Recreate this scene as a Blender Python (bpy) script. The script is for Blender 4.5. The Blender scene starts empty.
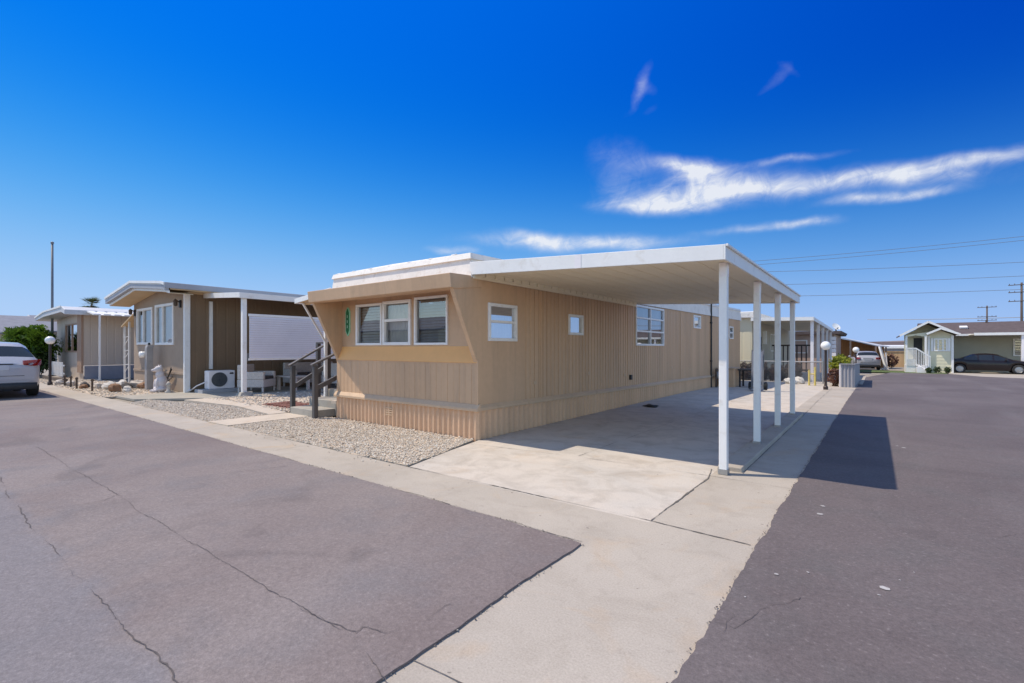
import bpy, bmesh, math, random
import numpy as np
from mathutils import Vector, Matrix, noise

random.seed(7)
rng = np.random.default_rng(11)
R = math.radians
scene = bpy.context.scene
COL = scene.collection
PI = math.pi


def lerp(a, b, t):
    return a + (b - a) * t


def g(y):
    """height of the gently falling street"""
    return -0.013 * max(0.0, min(y, 62.0) - 15.0)


def keys(ks, x):
    if x <= ks[0][0]:
        return ks[0][1]
    for (a, va), (b, vb) in zip(ks, ks[1:]):
        if x <= b:
            return lerp(va, vb, (x - a) / (b - a))
    return ks[-1][1]


# ------------------------------------------------------------------ materials
class NT:
    """small wrapper to write node maths as expressions"""
    def __init__(self, nt):
        self.nt = nt

    def node(self, t, **kw):
        n = self.nt.nodes.new(t)
        for k, v in kw.items():
            setattr(n, k, v)
        return n

    def link(self, a, b):
        self.nt.links.new(a, b)

    def put(self, sock, v):
        if hasattr(v, 'is_output'):
            self.link(v, sock)
        elif v is not None:
            if isinstance(v, (tuple, list)) and len(v) == 3 and sock.type == 'RGBA':
                v = (*v, 1)
            sock.default_value = v

    def m(self, op, a, b=None, c=None, clamp=False):
        n = self.node('ShaderNodeMath', operation=op, use_clamp=clamp)
        self.put(n.inputs[0], a)
        if b is not None:
            self.put(n.inputs[1], b)
        if c is not None:
            self.put(n.inputs[2], c)
        return n.outputs[0]

    def mix(self, f, a, b, mode='MIX'):
        n = self.node('ShaderNodeMix', data_type='RGBA', blend_type=mode)
        self.put(n.inputs[0], f)
        self.put(n.inputs[6], a)
        self.put(n.inputs[7], b)
        return n.outputs[2]

    def noise(self, vec, scale, detail=4.0, rough=0.55, dist=0.0):
        n = self.node('ShaderNodeTexNoise')
        if vec is not None:
            self.link(vec, n.inputs['Vector'])
        n.inputs['Scale'].default_value = scale
        n.inputs['Detail'].default_value = detail
        n.inputs['Roughness'].default_value = rough
        n.inputs['Distortion'].default_value = dist
        return n.outputs['Fac']

    def ramp(self, v, lo, hi, a=0.0, b=1.0, smooth=False):
        n = self.node('ShaderNodeMapRange')
        if smooth:
            n.interpolation_type = 'SMOOTHSTEP'
        self.put(n.inputs[0], v)
        n.inputs[1].default_value = lo
        n.inputs[2].default_value = hi
        n.inputs[3].default_value = a
        n.inputs[4].default_value = b
        return n.outputs[0]

    def scale_vec(self, vec, s):
        n = self.node('ShaderNodeMapping')
        self.link(vec, n.inputs[0])
        n.inputs['Scale'].default_value = s
        return n.outputs[0]


MATS = {}


def base_mat(name):
    m = bpy.data.materials.new(name)
    m.use_nodes = True
    t = NT(m.node_tree)
    bs = m.node_tree.nodes['Principled BSDF']
    MATS[name] = m
    return m, t, bs


def add_bump(t, bs, h, strength=0.3, dist=0.01):
    n = t.node('ShaderNodeBump')
    n.inputs['Strength'].default_value = strength
    n.inputs['Distance'].default_value = dist
    t.link(h, n.inputs['Height'])
    t.link(n.outputs[0], bs.inputs['Normal'])


def simple(name, col, rough=0.6, var=0.12, scale=3.0, metal=0.0, spec=0.4, bump=0.0, bscale=60.0, streak=False,
           coat=0.0, dirt=None, dirt_amt=0.0):
    m, t, bs = base_mat(name)
    pos = t.node('ShaderNodeNewGeometry').outputs['Position']
    v = t.scale_vec(pos, (1, 1, 0.12)) if streak else pos
    n1 = t.noise(v, scale, 5, 0.6)
    n2 = t.noise(pos, scale * 9, 3, 0.6)
    f = t.m('ADD', t.m('MULTIPLY', n1, 0.7), t.m('MULTIPLY', n2, 0.3))
    k = t.ramp(f, 0.3, 0.7, 1 - var, 1 + var)
    c = t.node('ShaderNodeMix', data_type='RGBA', blend_type='MULTIPLY')
    c.inputs[0].default_value = 1
    c.inputs[6].default_value = (*col, 1)
    cc = t.node('ShaderNodeCombineColor')
    for i in range(3):
        t.link(k, cc.inputs[i])
    t.link(cc.outputs[0], c.inputs[7])
    out = c.outputs[2]
    if dirt:
        n3 = t.noise(v, scale * 2.3, 6, 0.65, 0.4)
        out = t.mix(t.ramp(n3, 0.55, 0.75, 0, dirt_amt), out, dirt)
    t.link(out, bs.inputs['Base Color'])
    bs.inputs['Roughness'].default_value = rough
    bs.inputs['Metallic'].default_value = metal
    bs.inputs['Specular IOR Level'].default_value = spec
    bs.inputs['Coat Weight'].default_value = coat
    if bump:
        add_bump(t, bs, t.noise(pos, bscale, 4, 0.6), bump, 0.01)
    return m


def panel_tone(m, pitch=0.4, amt=0.07):
    """slightly different paint tone on every sheet of siding"""
    t = NT(m.node_tree)
    bs = m.node_tree.nodes['Principled BSDF']
    src = bs.inputs['Base Color'].links[0].from_socket
    pos = t.node('ShaderNodeNewGeometry').outputs['Position']
    sp = t.node('ShaderNodeSeparateXYZ')
    t.link(pos, sp.inputs[0])
    k = t.m('ADD', t.m('FLOOR', t.m('DIVIDE', t.m('SUBTRACT', sp.outputs[1], 6.55), pitch)), t.m('MULTIPLY', t.m('FLOOR', t.m('DIVIDE', sp.outputs[0], pitch * 2)), 7.0))
    wn = t.node('ShaderNodeTexWhiteNoise', noise_dimensions='1D')
    t.link(k, wn.inputs['W'])
    f = t.ramp(wn.outputs['Value'], 0, 1, 1 - amt, 1 + amt)
    cc = t.node('ShaderNodeCombineColor')
    for i in range(3):
        t.link(f, cc.inputs[i])
    col = t.mix(1.0, src, cc.outputs[0], 'MULTIPLY')
    # rain streaks and splash-back grime with their own outline
    st = t.noise(t.scale_vec(pos, (1, 1, 0.05)), 9.0, 5, 0.7, 0.1)
    col = t.mix(t.ramp(st, .54, .74, 0, .32), col, (0.30, 0.22, 0.155))
    t.link(col, bs.inputs['Base Color'])


def mat_asphalt(name, a, b, c, lane=None):
    m, t, bs = base_mat(name)
    pos = t.node('ShaderNodeNewGeometry').outputs['Position']
    big = t.noise(pos, 0.33, 6, 0.62, 0.6)
    mid = t.noise(pos, 1.9, 5, 0.6, 0.3)
    grain = t.noise(pos, 130, 3, 0.7)
    grit = t.noise(pos, 48, 2, 0.6)
    col = t.mix(t.ramp(big, 0.40, 0.62), a, b)
    col = t.mix(t.ramp(mid, 0.48, 0.72, 0, 0.6), col, c)
    # long pale tyre-worn and sealer drag bands
    band = t.noise(t.scale_vec(pos, (0.9, 0.12, 1)), 1.1, 4, 0.55, 0.2)
    col = t.mix(t.ramp(band, 0.52, 0.72, 0, 0.22), col, (0.235, 0.215, 0.215))
    blot = t.noise(pos, 0.9, 3, 0.5, 1.2)
    col = t.mix(t.ramp(blot, 0.60, 0.72, 0, 0.30), col, (0.078, 0.066, 0.066))
    clump = t.noise(pos, 17, 4, 0.75)
    g2 = t.m('ADD', t.m('MULTIPLY', grain, .46), t.m('ADD', t.m('MULTIPLY', clump, .16), t.m('MULTIPLY', grit, .38)))
    k = t.ramp(g2, 0.36, 0.64, 0.77, 1.25)
    cc = t.node('ShaderNodeCombineColor')
    for i in range(3):
        t.link(k, cc.inputs[i])
    col = t.mix(1.0, col, cc.outputs[0], 'MULTIPLY')
    if lane:
        # an older, bluer lane beyond the long seam crack
        sp = t.node('ShaderNodeSeparateXYZ')
        t.link(pos, sp.inputs[0])
        (ax, ay), (bx, by) = lane
        nx, ny = by - ay, -(bx - ax)
        ln = math.hypot(nx, ny)
        sdist = t.m('ADD', t.m('MULTIPLY', t.m('SUBTRACT', sp.outputs[0], ax), nx / ln), t.m('MULTIPLY', t.m('SUBTRACT', sp.outputs[1], ay), ny / ln))
        sdist = t.m('ADD', sdist, t.m('MULTIPLY', t.m('SUBTRACT', mid, .5), .5))
        fl = t.ramp(sdist, -.12, .10, 0, .55, True)
        col = t.mix(fl, col, t.mix(1.0, (0.185, 0.180, 0.195), cc.outputs[0], 'MULTIPLY'))
    col = t.mix(t.ramp(grit, 0.66, 0.74, 0, 0.28), col, (0.33, 0.30, 0.29))
    t.link(col, bs.inputs['Base Color'])
    bs.inputs['Roughness'].default_value = 0.85
    bs.inputs['Specular IOR Level'].default_value = 0.25
    h = t.m('ADD', grain, t.m('MULTIPLY', grit, 1.3))
    add_bump(t, bs, h, 0.38, 0.006)
    return m


def mat_concrete(name, a, b, stain, stain_amt=0.5, lo=0.5):
    m, t, bs = base_mat(name)
    pos = t.node('ShaderNodeNewGeometry').outputs['Position']
    n1 = t.noise(pos, 0.55, 6, 0.6, 0.5)
    n2 = t.noise(pos, 2.6, 6, 0.65, 0.6)
    n3 = t.noise(pos, 90, 3, 0.7)
    n4 = t.noise(pos, 7.0, 5, 0.7, 0.2)
    col = t.mix(t.ramp(n1, 0.35, 0.65), a, b)
    col = t.mix(t.ramp(n2, lo, lo + 0.25, 0, stain_amt), col, stain)
    col = t.mix(t.ramp(n4, 0.58, 0.75, 0, 0.35), col, tuple(x * 0.72 for x in stain))
    rust = t.noise(pos, 1.3, 4, 0.6, 1.5)
    col = t.mix(t.ramp(rust, .56, .74, 0, .40), col, (0.46, 0.33, 0.21))
    pore = t.noise(pos, 38, 3, 0.7)
    col = t.mix(t.ramp(pore, .62, .74, 0, .40), col, (0.20, 0.175, 0.15))
    spot = t.noise(pos, 16, 1, 0.5)
    col = t.mix(t.ramp(spot, 0.775, 0.80, 0, 0.55), col, (0.09, 0.08, 0.075))
    k = t.ramp(n3, 0.3, 0.7, 0.86, 1.12)
    cc = t.node('ShaderNodeCombineColor')
    for i in range(3):
        t.link(k, cc.inputs[i])
    col = t.mix(1.0, col, cc.outputs[0], 'MULTIPLY')
    t.link(col, bs.inputs['Base Color'])
    bs.inputs['Roughness'].default_value = 0.9
    bs.inputs['Specular IOR Level'].default_value = 0.2
    add_bump(t, bs, t.m('ADD', n3, n4), 0.22, 0.006)
    return m


def mat_island(name, cols, rough=0.9):
    """one colour per loose island (pebbles, leaves)"""
    m, t, bs = base_mat(name)
    gi = t.node('ShaderNodeNewGeometry')
    rp = t.node('ShaderNodeValToRGB')
    cr = rp.color_ramp
    n = len(cols)
    while len(cr.elements) < n:
        cr.elements.new(0.5)
    for i, c in enumerate(cols):
        cr.elements[i].position = i / (n - 1)
        cr.elements[i].color = (*c, 1)
    t.link(gi.outputs['Random Per Island'], rp.inputs[0])
    t.link(rp.outputs[0], bs.inputs['Base Color'])
    bs.inputs['Roughness'].default_value = rough
    bs.inputs['Specular IOR Level'].default_value = 0.2
    return m, t, bs


def mat_leaf(name, cols):
    m, t, bs = mat_island(name, cols, 0.6)
    tr = t.node('ShaderNodeBsdfTranslucent')
    mx = t.node('ShaderNodeMixShader')
    mx.inputs[0].default_value = 0.25
    col = bs.inputs['Base Color'].links[0].from_socket
    t.link(col, tr.inputs[0])
    out = m.node_tree.nodes['Material Output']
    t.link(bs.outputs[0], mx.inputs[1])
    t.link(tr.outputs[0], mx.inputs[2])
    t.link(mx.outputs[0], out.inputs[0])
    return m


def mat_glass(name, tint, refl=1.0):
    m, t, bs = base_mat(name)
    tr = t.node('ShaderNodeBsdfTransparent')
    tr.inputs[0].default_value = (*tint, 1)
    gl = t.node('ShaderNodeBsdfGlossy')
    gl.inputs['Roughness'].default_value = 0.015
    fr = t.node('ShaderNodeFresnel')
    fr.inputs[0].default_value = 1.75
    f = t.m('MULTIPLY', fr.outputs[0], refl, clamp=True)
    f = t.m('ADD', f, 0.06, clamp=True)
    mx = t.node('ShaderNodeMixShader')
    t.link(f, mx.inputs[0])
    t.link(tr.outputs[0], mx.inputs[1])
    t.link(gl.outputs[0], mx.inputs[2])
    t.link(mx.outputs[0], m.node_tree.nodes['Material Output'].inputs[0])
    return m


TAN = (0.575, 0.380, 0.232)
M = {}
M['tan'] = simple('tan_siding', TAN, 0.55, 0.10, 1.2, streak=True, bump=0.05, bscale=30, dirt=(0.33, 0.235, 0.16), dirt_amt=0.35)
panel_tone(M['tan'])
M['tan_skirt'] = simple('tan_skirting', (0.62, 0.405, 0.255), 0.6, 0.16, 2.2, streak=True, dirt=(0.60, 0.44, 0.30), dirt_amt=0.5)
M['tan_trim'] = simple('tan_trim', (0.55, 0.39, 0.255), 0.6, 0.10, 2.0, dirt=(0.36, 0.26, 0.17), dirt_amt=0.4)
M['orange'] = simple('orange_tan_ledge', (0.82, 0.435, 0.155), 0.5, 0.06, 1.5)
M['white'] = simple('white_paint', (0.80, 0.79, 0.77), 0.45, 0.05, 2.5, dirt=(0.58, 0.52, 0.44), dirt_amt=0.5)
M['white_roof'] = simple('white_roof_coating', (0.76, 0.725, 0.68), 0.7, 0.09, 3.0, bump=0.3, bscale=18, dirt=(0.52, 0.44, 0.36), dirt_amt=0.6)
M['cream_under'] = simple('cream_painted_pan', (0.84, 0.74, 0.55), 0.5, 0.07, 1.0)
M['grey_paint'] = simple('grey_paint', (0.36, 0.37, 0.40), 0.6, 0.08, 2.0)
M['asphalt_side'] = mat_asphalt('side_street_asphalt', (0.172, 0.138, 0.132), (0.222, 0.187, 0.176), (0.165, 0.152, 0.156), ((-6.72, 0.68), (-2.41, 0.71)))
M['asphalt_main'] = mat_asphalt('main_street_asphalt', (0.114, 0.094, 0.094), (0.148, 0.124, 0.123), (0.112, 0.104, 0.104))
M['concrete'] = mat_concrete('concrete_gutter', (0.445, 0.394, 0.334), (0.385, 0.341, 0.290), (0.31, 0.268, 0.22), 0.5, 0.47)
M['concrete_drive'] = mat_concrete('concrete_driveway', (0.57, 0.50, 0.425), (0.49, 0.455, 0.41), (0.36, 0.315, 0.265), 0.7, 0.45)
M['concrete_block'] = mat_concrete('concrete_block', (0.40, 0.37, 0.32), (0.33, 0.31, 0.27), (0.26, 0.24, 0.21))
M['pale_path'] = mat_concrete('pale_path_concrete', (0.56, 0.48, 0.39), (0.49, 0.425, 0.35), (0.40, 0.35, 0.29))
M['crack'] = simple('crack_dark', (0.108, 0.092, 0.088), 0.95, 0.3, 20)
M['joint'] = simple('joint_dark', (0.13, 0.115, 0.10), 0.95, 0.4, 25)
M['patchpaint'] = simple('white_splash', (0.40, 0.38, 0.37), 0.8, 0.2, 30)
M['gravel_bed'] = simple('gravel_bed', (0.50, 0.41, 0.32), 0.95, 0.35, 14, bump=0.8, bscale=45)
M['dirt'] = simple('dirt_ground', (0.30, 0.26, 0.21), 0.95, 0.25, 0.8, bump=0.4, bscale=8)
M['grass'] = simple('lawn_grass', (0.085, 0.12, 0.03), 0.9, 0.5, 3.0, bump=0.8, bscale=30)
M['hill'] = simple('far_hills', (0.23, 0.185, 0.165), 0.95, 0.35, 0.03)
M['brick'] = simple('red_brick_edging', (0.20, 0.085, 0.062), 0.85, 0.3, 12)
M['black'] = simple('black_painted_wood', (0.035, 0.033, 0.034), 0.5, 0.3, 10)
M['rail'] = simple('dark_grey_rail', (0.085, 0.080, 0.080), 0.55, 0.25, 10, streak=True)
M['rail_top'] = simple('paler_rail_top', (0.12, 0.11, 0.105), 0.5, 0.25, 14)  # handrail bars slightly paler than their posts
M['green_plaque'] = simple('green_plaque', (0.008, 0.14, 0.055), 0.35, 0.1, 10)
M['green_edge'] = simple('pale_green_edge', (0.26, 0.56, 0.36), 0.4, 0.1, 10)
M['digit'] = simple('plaque_mark', (0.45, 0.60, 0.48), 0.5, 0.1, 10)
M['glass'] = mat_glass('window_glass', (0.92, 0.93, 0.93), 1.5)
M['glass_side'] = mat_glass('side_window_glass', (0.55, 0.58, 0.62), 2.4)
M['glass_dim'] = mat_glass('screened_glass', (0.70, 0.72, 0.74), 0.75)
M['blind'] = simple('window_blind', (0.72, 0.68, 0.62), 0.8, 0.2, 3)
M['screen'] = simple('insect_screen', (0.34, 0.32, 0.31), 0.9, 0.2, 6)
M['interior'] = simple('room_dark', (0.06, 0.055, 0.05), 0.9, 0.1, 3)
M['nb_front'] = simple('taupe_stucco', (0.36, 0.275, 0.205), 0.8, 0.10, 2.5, bump=0.15, bscale=70)
M['nb_side'] = simple('brown_siding', (0.215, 0.145, 0.088), 0.6, 0.12, 2, streak=True)
M['nb_roof'] = simple('pale_grey_roof', (0.55, 0.56, 0.58), 0.6, 0.12, 2.0, dirt=(0.38, 0.37, 0.37), dirt_amt=0.4)
M['slat'] = simple('white_slat', (0.82, 0.78, 0.79), 0.5, 0.05, 3)
M['beige_awning'] = simple('beige_awning', (0.60, 0.44, 0.26), 0.6, 0.1, 2)
M['metal'] = simple('dull_metal', (0.35, 0.34, 0.33), 0.45, 0.15, 8, metal=0.6)
M['meter'] = simple('meter_grey', (0.33, 0.315, 0.31), 0.55, 0.15, 8)
M['dark'] = simple('dark_plastic', (0.03, 0.03, 0.032), 0.5, 0.2, 8)
M['fan'] = simple('fan_grille', (0.10, 0.11, 0.12), 0.5, 0.2, 30)
M['statue'] = simple('white_statue', (0.56, 0.52, 0.53), 0.7, 0.12, 8, bump=0.3, bscale=30)
M['wicker'] = simple('white_wicker', (0.56, 0.52, 0.49), 0.8, 0.25, 30, bump=0.5, bscale=90)
M['cushion'] = simple('dark_cushion', (0.07, 0.06, 0.06), 0.9, 0.2, 6)
M['rock_a'] = simple('pale_rock', (0.48, 0.43, 0.38), 0.9, 0.3, 5, bump=0.6, bscale=14)
M['rock_b'] = simple('brown_rock', (0.26, 0.15, 0.09), 0.9, 0.35, 5, bump=0.6, bscale=14)
M['rock_c'] = simple('dark_rock', (0.07, 0.065, 0.065), 0.9, 0.35, 5, bump=0.6, bscale=14)
M['rock_w'] = simple('white_rock', (0.54, 0.51, 0.47), 0.85, 0.2, 5, bump=0.5, bscale=14)
M['stake'] = simple('rusty_stake', (0.10, 0.075, 0.06), 0.85, 0.3, 12)
M['globe'] = simple('white_globe', (0.84, 0.83, 0.81), 0.25, 0.03, 5)
M['lamp_post'] = simple('dark_lamp_post', (0.045, 0.030, 0.028), 0.45, 0.2, 8)
M['steel_pole'] = simple('grey_steel_pole', (0.16, 0.165, 0.18), 0.45, 0.15, 6)
M['tan_pale'] = simple('pale_tan_siding', (0.52, 0.44, 0.37), 0.6, 0.10, 2, streak=True)
M['tan_brown'] = simple('brown_corner', (0.34, 0.225, 0.16), 0.6, 0.10, 2, streak=True)
M['skirt_blue'] = simple('blue_grey_skirt', (0.25, 0.26, 0.31), 0.7, 0.12, 3)
M['slate_roof'] = simple('grey_shingle_roof', (0.20, 0.205, 0.24), 0.9, 0.2, 2, bump=0.3, bscale=14)
M['brown_roof'] = simple('brown_shingle_roof', (0.105, 0.080, 0.076), 0.9, 0.25, 3, bump=0.4, bscale=12)
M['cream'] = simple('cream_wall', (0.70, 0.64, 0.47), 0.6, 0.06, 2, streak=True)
M['cream_dim'] = simple('cream_wall_shaded', (0.46, 0.42, 0.34), 0.6, 0.08, 2, streak=True)  # same cream wall, with the carport's shade put into its colour
M['pink_wall'] = simple('pink_tan_wall', (0.46, 0.33, 0.27), 0.7, 0.1, 2)
M['wood'] = simple('brown_wood', (0.26, 0.13, 0.055), 0.75, 0.25, 4, streak=True)
M['fence_wood'] = simple('tan_fence_wood', (0.52, 0.34, 0.18), 0.8, 0.2, 4, streak=True)
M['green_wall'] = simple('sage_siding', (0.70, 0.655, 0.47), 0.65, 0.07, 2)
M['green_dim'] = simple('sage_siding_shaded', (0.42, 0.415, 0.35), 0.65, 0.07, 2)  # sage siding again, darkened to carry the shade under the cover
M['panel_grey'] = simple('grey_panel_fence', (0.30, 0.30, 0.33), 0.65, 0.15, 5, streak=True)
M['chain'] = simple('chain_wire', (0.40, 0.40, 0.40), 0.5, 0.1, 10, metal=0.5)
M['yellow'] = simple('yellow_pipe', (0.62, 0.50, 0.16), 0.5, 0.15, 8)
M['car_white'] = simple('silver_white_car_paint', (0.44, 0.44, 0.485), 0.28, 0.02, 2, coat=0.6)
M['car_dark'] = simple('dark_plum_car_paint', (0.010, 0.006, 0.009), 0.25, 0.05, 2, spec=0.3, coat=0.25)
M['car_glass'] = simple('car_glass', (0.012, 0.014, 0.017), 0.06, 0.05, 2, spec=0.8)
M['tyre'] = simple('tyre_rubber', (0.022, 0.022, 0.023), 0.85, 0.2, 20)
M['rim'] = simple('wheel_rim', (0.42, 0.42, 0.43), 0.35, 0.1, 10, metal=0.7)
M['taillight'] = simple('taillight_red', (0.32, 0.012, 0.010), 0.15, 0.05, 8, coat=0.7)
M['plate'] = simple('licence_plate', (0.55, 0.55, 0.60), 0.5, 0.05, 8)
M['bark'] = simple('bark', (0.13, 0.09, 0.06), 0.9, 0.3, 10)
M['leaf_green'] = mat_leaf('bright_leaf', [(0.03, 0.06, 0.010), (0.07, 0.13, 0.014), (0.10, 0.19, 0.018), (0.15, 0.24, 0.03)])
M['leaf_dark'] = mat_leaf('dark_leaf', [(0.015, 0.03, 0.010), (0.03, 0.055, 0.016), (0.05, 0.08, 0.025)])
M['leaf_yellow'] = mat_leaf('yellow_leaf', [(0.10, 0.13, 0.012), (0.20, 0.22, 0.02), (0.30, 0.29, 0.03)])
M['leaf_red'] = mat_leaf('red_leaf', [(0.09, 0.04, 0.03), (0.16, 0.07, 0.05), (0.20, 0.12, 0.09)])
M['leaf_brown'] = mat_leaf('brown_leaf', [(0.045, 0.028, 0.022), (0.08, 0.05, 0.038), (0.12, 0.075, 0.055)])
M['leaf_palm'] = mat_leaf('palm_leaf', [(0.05, 0.075, 0.03), (0.09, 0.12, 0.05), (0.16, 0.16, 0.09)])
M['pebble'] = mat_island('pebbles', [(0.17, 0.14, 0.12), (0.66, 0.57, 0.46), (0.50, 0.42, 0.33), (0.74, 0.68, 0.59),
                                     (0.34, 0.27, 0.21), (0.60, 0.51, 0.40), (0.52, 0.48, 0.43), (0.68, 0.61, 0.51)])[0]


# ------------------------------------------------------------------ mesh helpers
OFF = {}


class MB:
    def __init__(self):
        self.v = []
        self.f = []

    def add(self, vs, fs):
        o = len(self.v)
        self.v += [tuple(p) for p in vs]
        self.f += [tuple(i + o for i in f) for f in fs]
        return self

    def quad(self, a, b, c, d):
        return self.add([a, b, c, d], [(0, 1, 2, 3)])

    def box(self, x0, x1, y0, y1, z0, z1):
        return self.add([(x0, y0, z0), (x1, y0, z0), (x1, y1, z0), (x0, y1, z0),
                         (x0, y0, z1), (x1, y0, z1), (x1, y1, z1), (x0, y1, z1)],
                        [(0, 3, 2, 1), (4, 5, 6, 7), (0, 1, 5, 4), (1, 2, 6, 5), (2, 3, 7, 6), (3, 0, 4, 7)])

    def extr(self, pts, vec):
        n = len(pts)
        vec = Vector(vec)
        a = [Vector(p) for p in pts]
        b = [p + vec for p in a]
        fs = [tuple(range(n))[::-1], tuple(range(n, 2 * n))]
        for i in range(n):
            j = (i + 1) % n
            fs.append((i, j, n + j, n + i))
        return self.add(a + b, fs)

    def bar(self, p, q, w, h=None, up=(0, 0, 1)):
        h = h or w
        p, q = Vector(p), Vector(q)
        d = (q - p).normalized()
        up = Vector(up)
        if abs(d.dot(up)) > 0.98:
            up = Vector((0, 1, 0))
        s = d.cross(up).normalized() * w / 2
        u = s.cross(d).normalized() * h / 2
        vs = []
        for c in (p, q):
            vs += [c - s - u, c + s - u, c + s + u, c - s + u]
        return self.add(vs, [(0, 3, 2, 1), (4, 5, 6, 7), (0, 1, 5, 4), (1, 2, 6, 5), (2, 3, 7, 6), (3, 0, 4, 7)])

    def cyl(self, p, q, r0, r1=None, n=12):
        r1 = r0 if r1 is None else r1
        p, q = Vector(p), Vector(q)
        d = (q - p).normalized()
        a = d.orthogonal().normalized()
        b = d.cross(a)
        vs = []
        for c, r in ((p, r0), (q, r1)):
            for i in range(n):
                t = 2 * PI * i / n
                vs.append(c + (a * math.cos(t) + b * math.sin(t)) * r)
        fs = [tuple(range(n))[::-1], tuple(range(n, 2 * n))]
        for i in range(n):
            j = (i + 1) % n
            fs.append((i, j, n + j, n + i))
        return self.add(vs, fs)

    def tube(self, pts, r, n=6):
        for a, b in zip(pts, pts[1:]):
            self.cyl(a, b, r, r, n)
        return self

    def ball(self, c, r, nu=14, nv=9, sq=(1, 1, 1), jit=0.0, seed=0):
        c = Vector(c)
        vs, fs = [], []
        for j in range(nv + 1):
            ph = PI * j / nv
            for i in range(nu):
                th = 2 * PI * i / nu
                p = Vector((math.sin(ph) * math.cos(th), math.sin(ph) * math.sin(th), math.cos(ph)))
                k = 1.0
                if jit:
                    k += jit * noise.noise(p * 1.7 + Vector((seed * 3.1, seed * 1.7, seed)))
                vs.append(c + Vector((p.x * sq[0], p.y * sq[1], p.z * sq[2])) * r * k)
        for j in range(nv):
            for i in range(nu):
                i2 = (i + 1) % nu
                fs.append((j * nu + i, j * nu + i2, (j + 1) * nu + i2, (j + 1) * nu + i))
        return self.add(vs, fs)

    def lathe(self, c, prof, n=20, axis='z'):
        vs, fs = [], []
        for (r, h) in prof:
            for i in range(n):
                t = 2 * PI * i / n
                a, b = r * math.cos(t), r * math.sin(t)
                if axis == 'z':
                    vs.append((c[0] + a, c[1] + b, c[2] + h))
                elif axis == 'x':
                    vs.append((c[0] + h, c[1] + a, c[2] + b))
                else:
                    vs.append((c[0] + a, c[1] + h, c[2] + b))
        for j in range(len(prof) - 1):
            for i in range(n):
                i2 = (i + 1) % n
                fs.append((j * n + i, j * n + i2, (j + 1) * n + i2, (j + 1) * n + i))
        return self.add(vs, fs)

    def build(self, name, mat, parent=None, smooth=False, bevel=0.0, label=None, kind=None, weld=False, recalc=True):
        me = bpy.data.meshes.new(name)
        off = Vector((0, 0, 0))
        if parent is not None:
            r = parent
            while r.parent is not None:
                r = r.parent
            off = OFF.get(r.name, off)
        me.from_pydata([(p[0] - off.x, p[1] - off.y, p[2] - off.z) for p in self.v], [], self.f)
        if recalc or weld:
            bm = bmesh.new()
            bm.from_mesh(me)
            if weld:
                bmesh.ops.remove_doubles(bm, verts=bm.verts, dist=1e-5)
            if recalc:
                bmesh.ops.recalc_face_normals(bm, faces=bm.faces)
            bm.to_mesh(me)
            bm.free()
        if isinstance(mat, str):
            mat = M[mat]
        me.materials.append(mat)
        if smooth:
            me.polygons.foreach_set('use_smooth', [True] * len(me.polygons))
        o = bpy.data.objects.new(name, me)
        COL.objects.link(o)
        if parent is not None:
            o.parent = parent
        if bevel:
            b = o.modifiers.new('bevel', 'BEVEL')
            b.width = bevel
            b.segments = 2
            b.limit_method = 'ANGLE'
        if label:
            o['label'] = label
        if kind:
            o['kind'] = kind
        return o


def thing(name, label, cat, loc=(0, 0, 0), rz=0.0, group=None, world=True):
    o = bpy.data.objects.new(name, None)
    o.empty_display_size = 0.2
    COL.objects.link(o)
    o.location = loc
    o.rotation_euler = (0, 0, rz)
    o['label'] = label
    o['category'] = cat
    if group:
        o['group'] = group
    if world:
        OFF[o.name] = Vector(loc)
    return o


def tag(o, label, cat, group=None, kind=None):
    o['label'] = label
    o['category'] = cat
    if group:
        o['group'] = group
    if kind:
        o['kind'] = kind
    return o


def struct(name, mb, mat, **kw):
    return mb.build(name, mat, kind='structure', **kw)


def copy_tree(o, parent=None):
    c = o.copy()
    COL.objects.link(c)
    c.parent = parent
    for ch in [x for x in bpy.data.objects if x.parent == o]:
        copy_tree(ch, c)
    return c


def ribwall(mb, p0, p1, z0, z1, prof, pitch, holes=(), z0b=None, z1b=None):
    """vertical ribbed sheet from p0 to p1 (plan); ribs stick out to the right of p0->p1.
    prof: [(fraction, offset)] over one pitch. holes: (s0, s1, za, zb)."""
    z0b = z0 if z0b is None else z0b
    z1b = z1 if z1b is None else z1b
    p0, p1 = Vector(p0), Vector(p1)
    L = (p1 - p0).length
    d = (p1 - p0) / L
    nn = Vector((d.y, -d.x))
    pts = []
    k = 0
    while k * pitch < L:
        for fr, off in prof:
            s = (k + fr) * pitch
            if s < L:
                pts.append((s, off))
        k += 1
    pts.append((L, prof[0][1]))
    S = [p[0] for p in pts]
    O = [p[1] for p in pts]
    br = sorted(set([round(s, 5) for s in S] + [round(h[i], 5) for h in holes for i in (0, 1) if 0 < h[i] < L]))

    def P(s, z):
        o = float(np.interp(s, S, O))
        q = p0 + d * s + nn * o
        return (q.x, q.y, z)
    for a, b in zip(br, br[1:]):
        zs = [[lerp(z0, z0b, a / L), lerp(z1, z1b, a / L)], [lerp(z0, z0b, b / L), lerp(z1, z1b, b / L)]]
        mid = (a + b) / 2
        cuts = [h for h in holes if h[0] < mid < h[1]]
        segs = []
        lo = (zs[0][0], zs[1][0])
        for h in sorted(cuts, key=lambda h: h[2]):
            segs.append((lo, (h[2], h[2])))
            lo = (h[3], h[3])
        segs.append((lo, (zs[0][1], zs[1][1])))
        for l, u in segs:
            mb.quad(P(a, l[0]), P(b, l[1]), P(b, u[1]), P(a, u[0]))
    return mb


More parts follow.
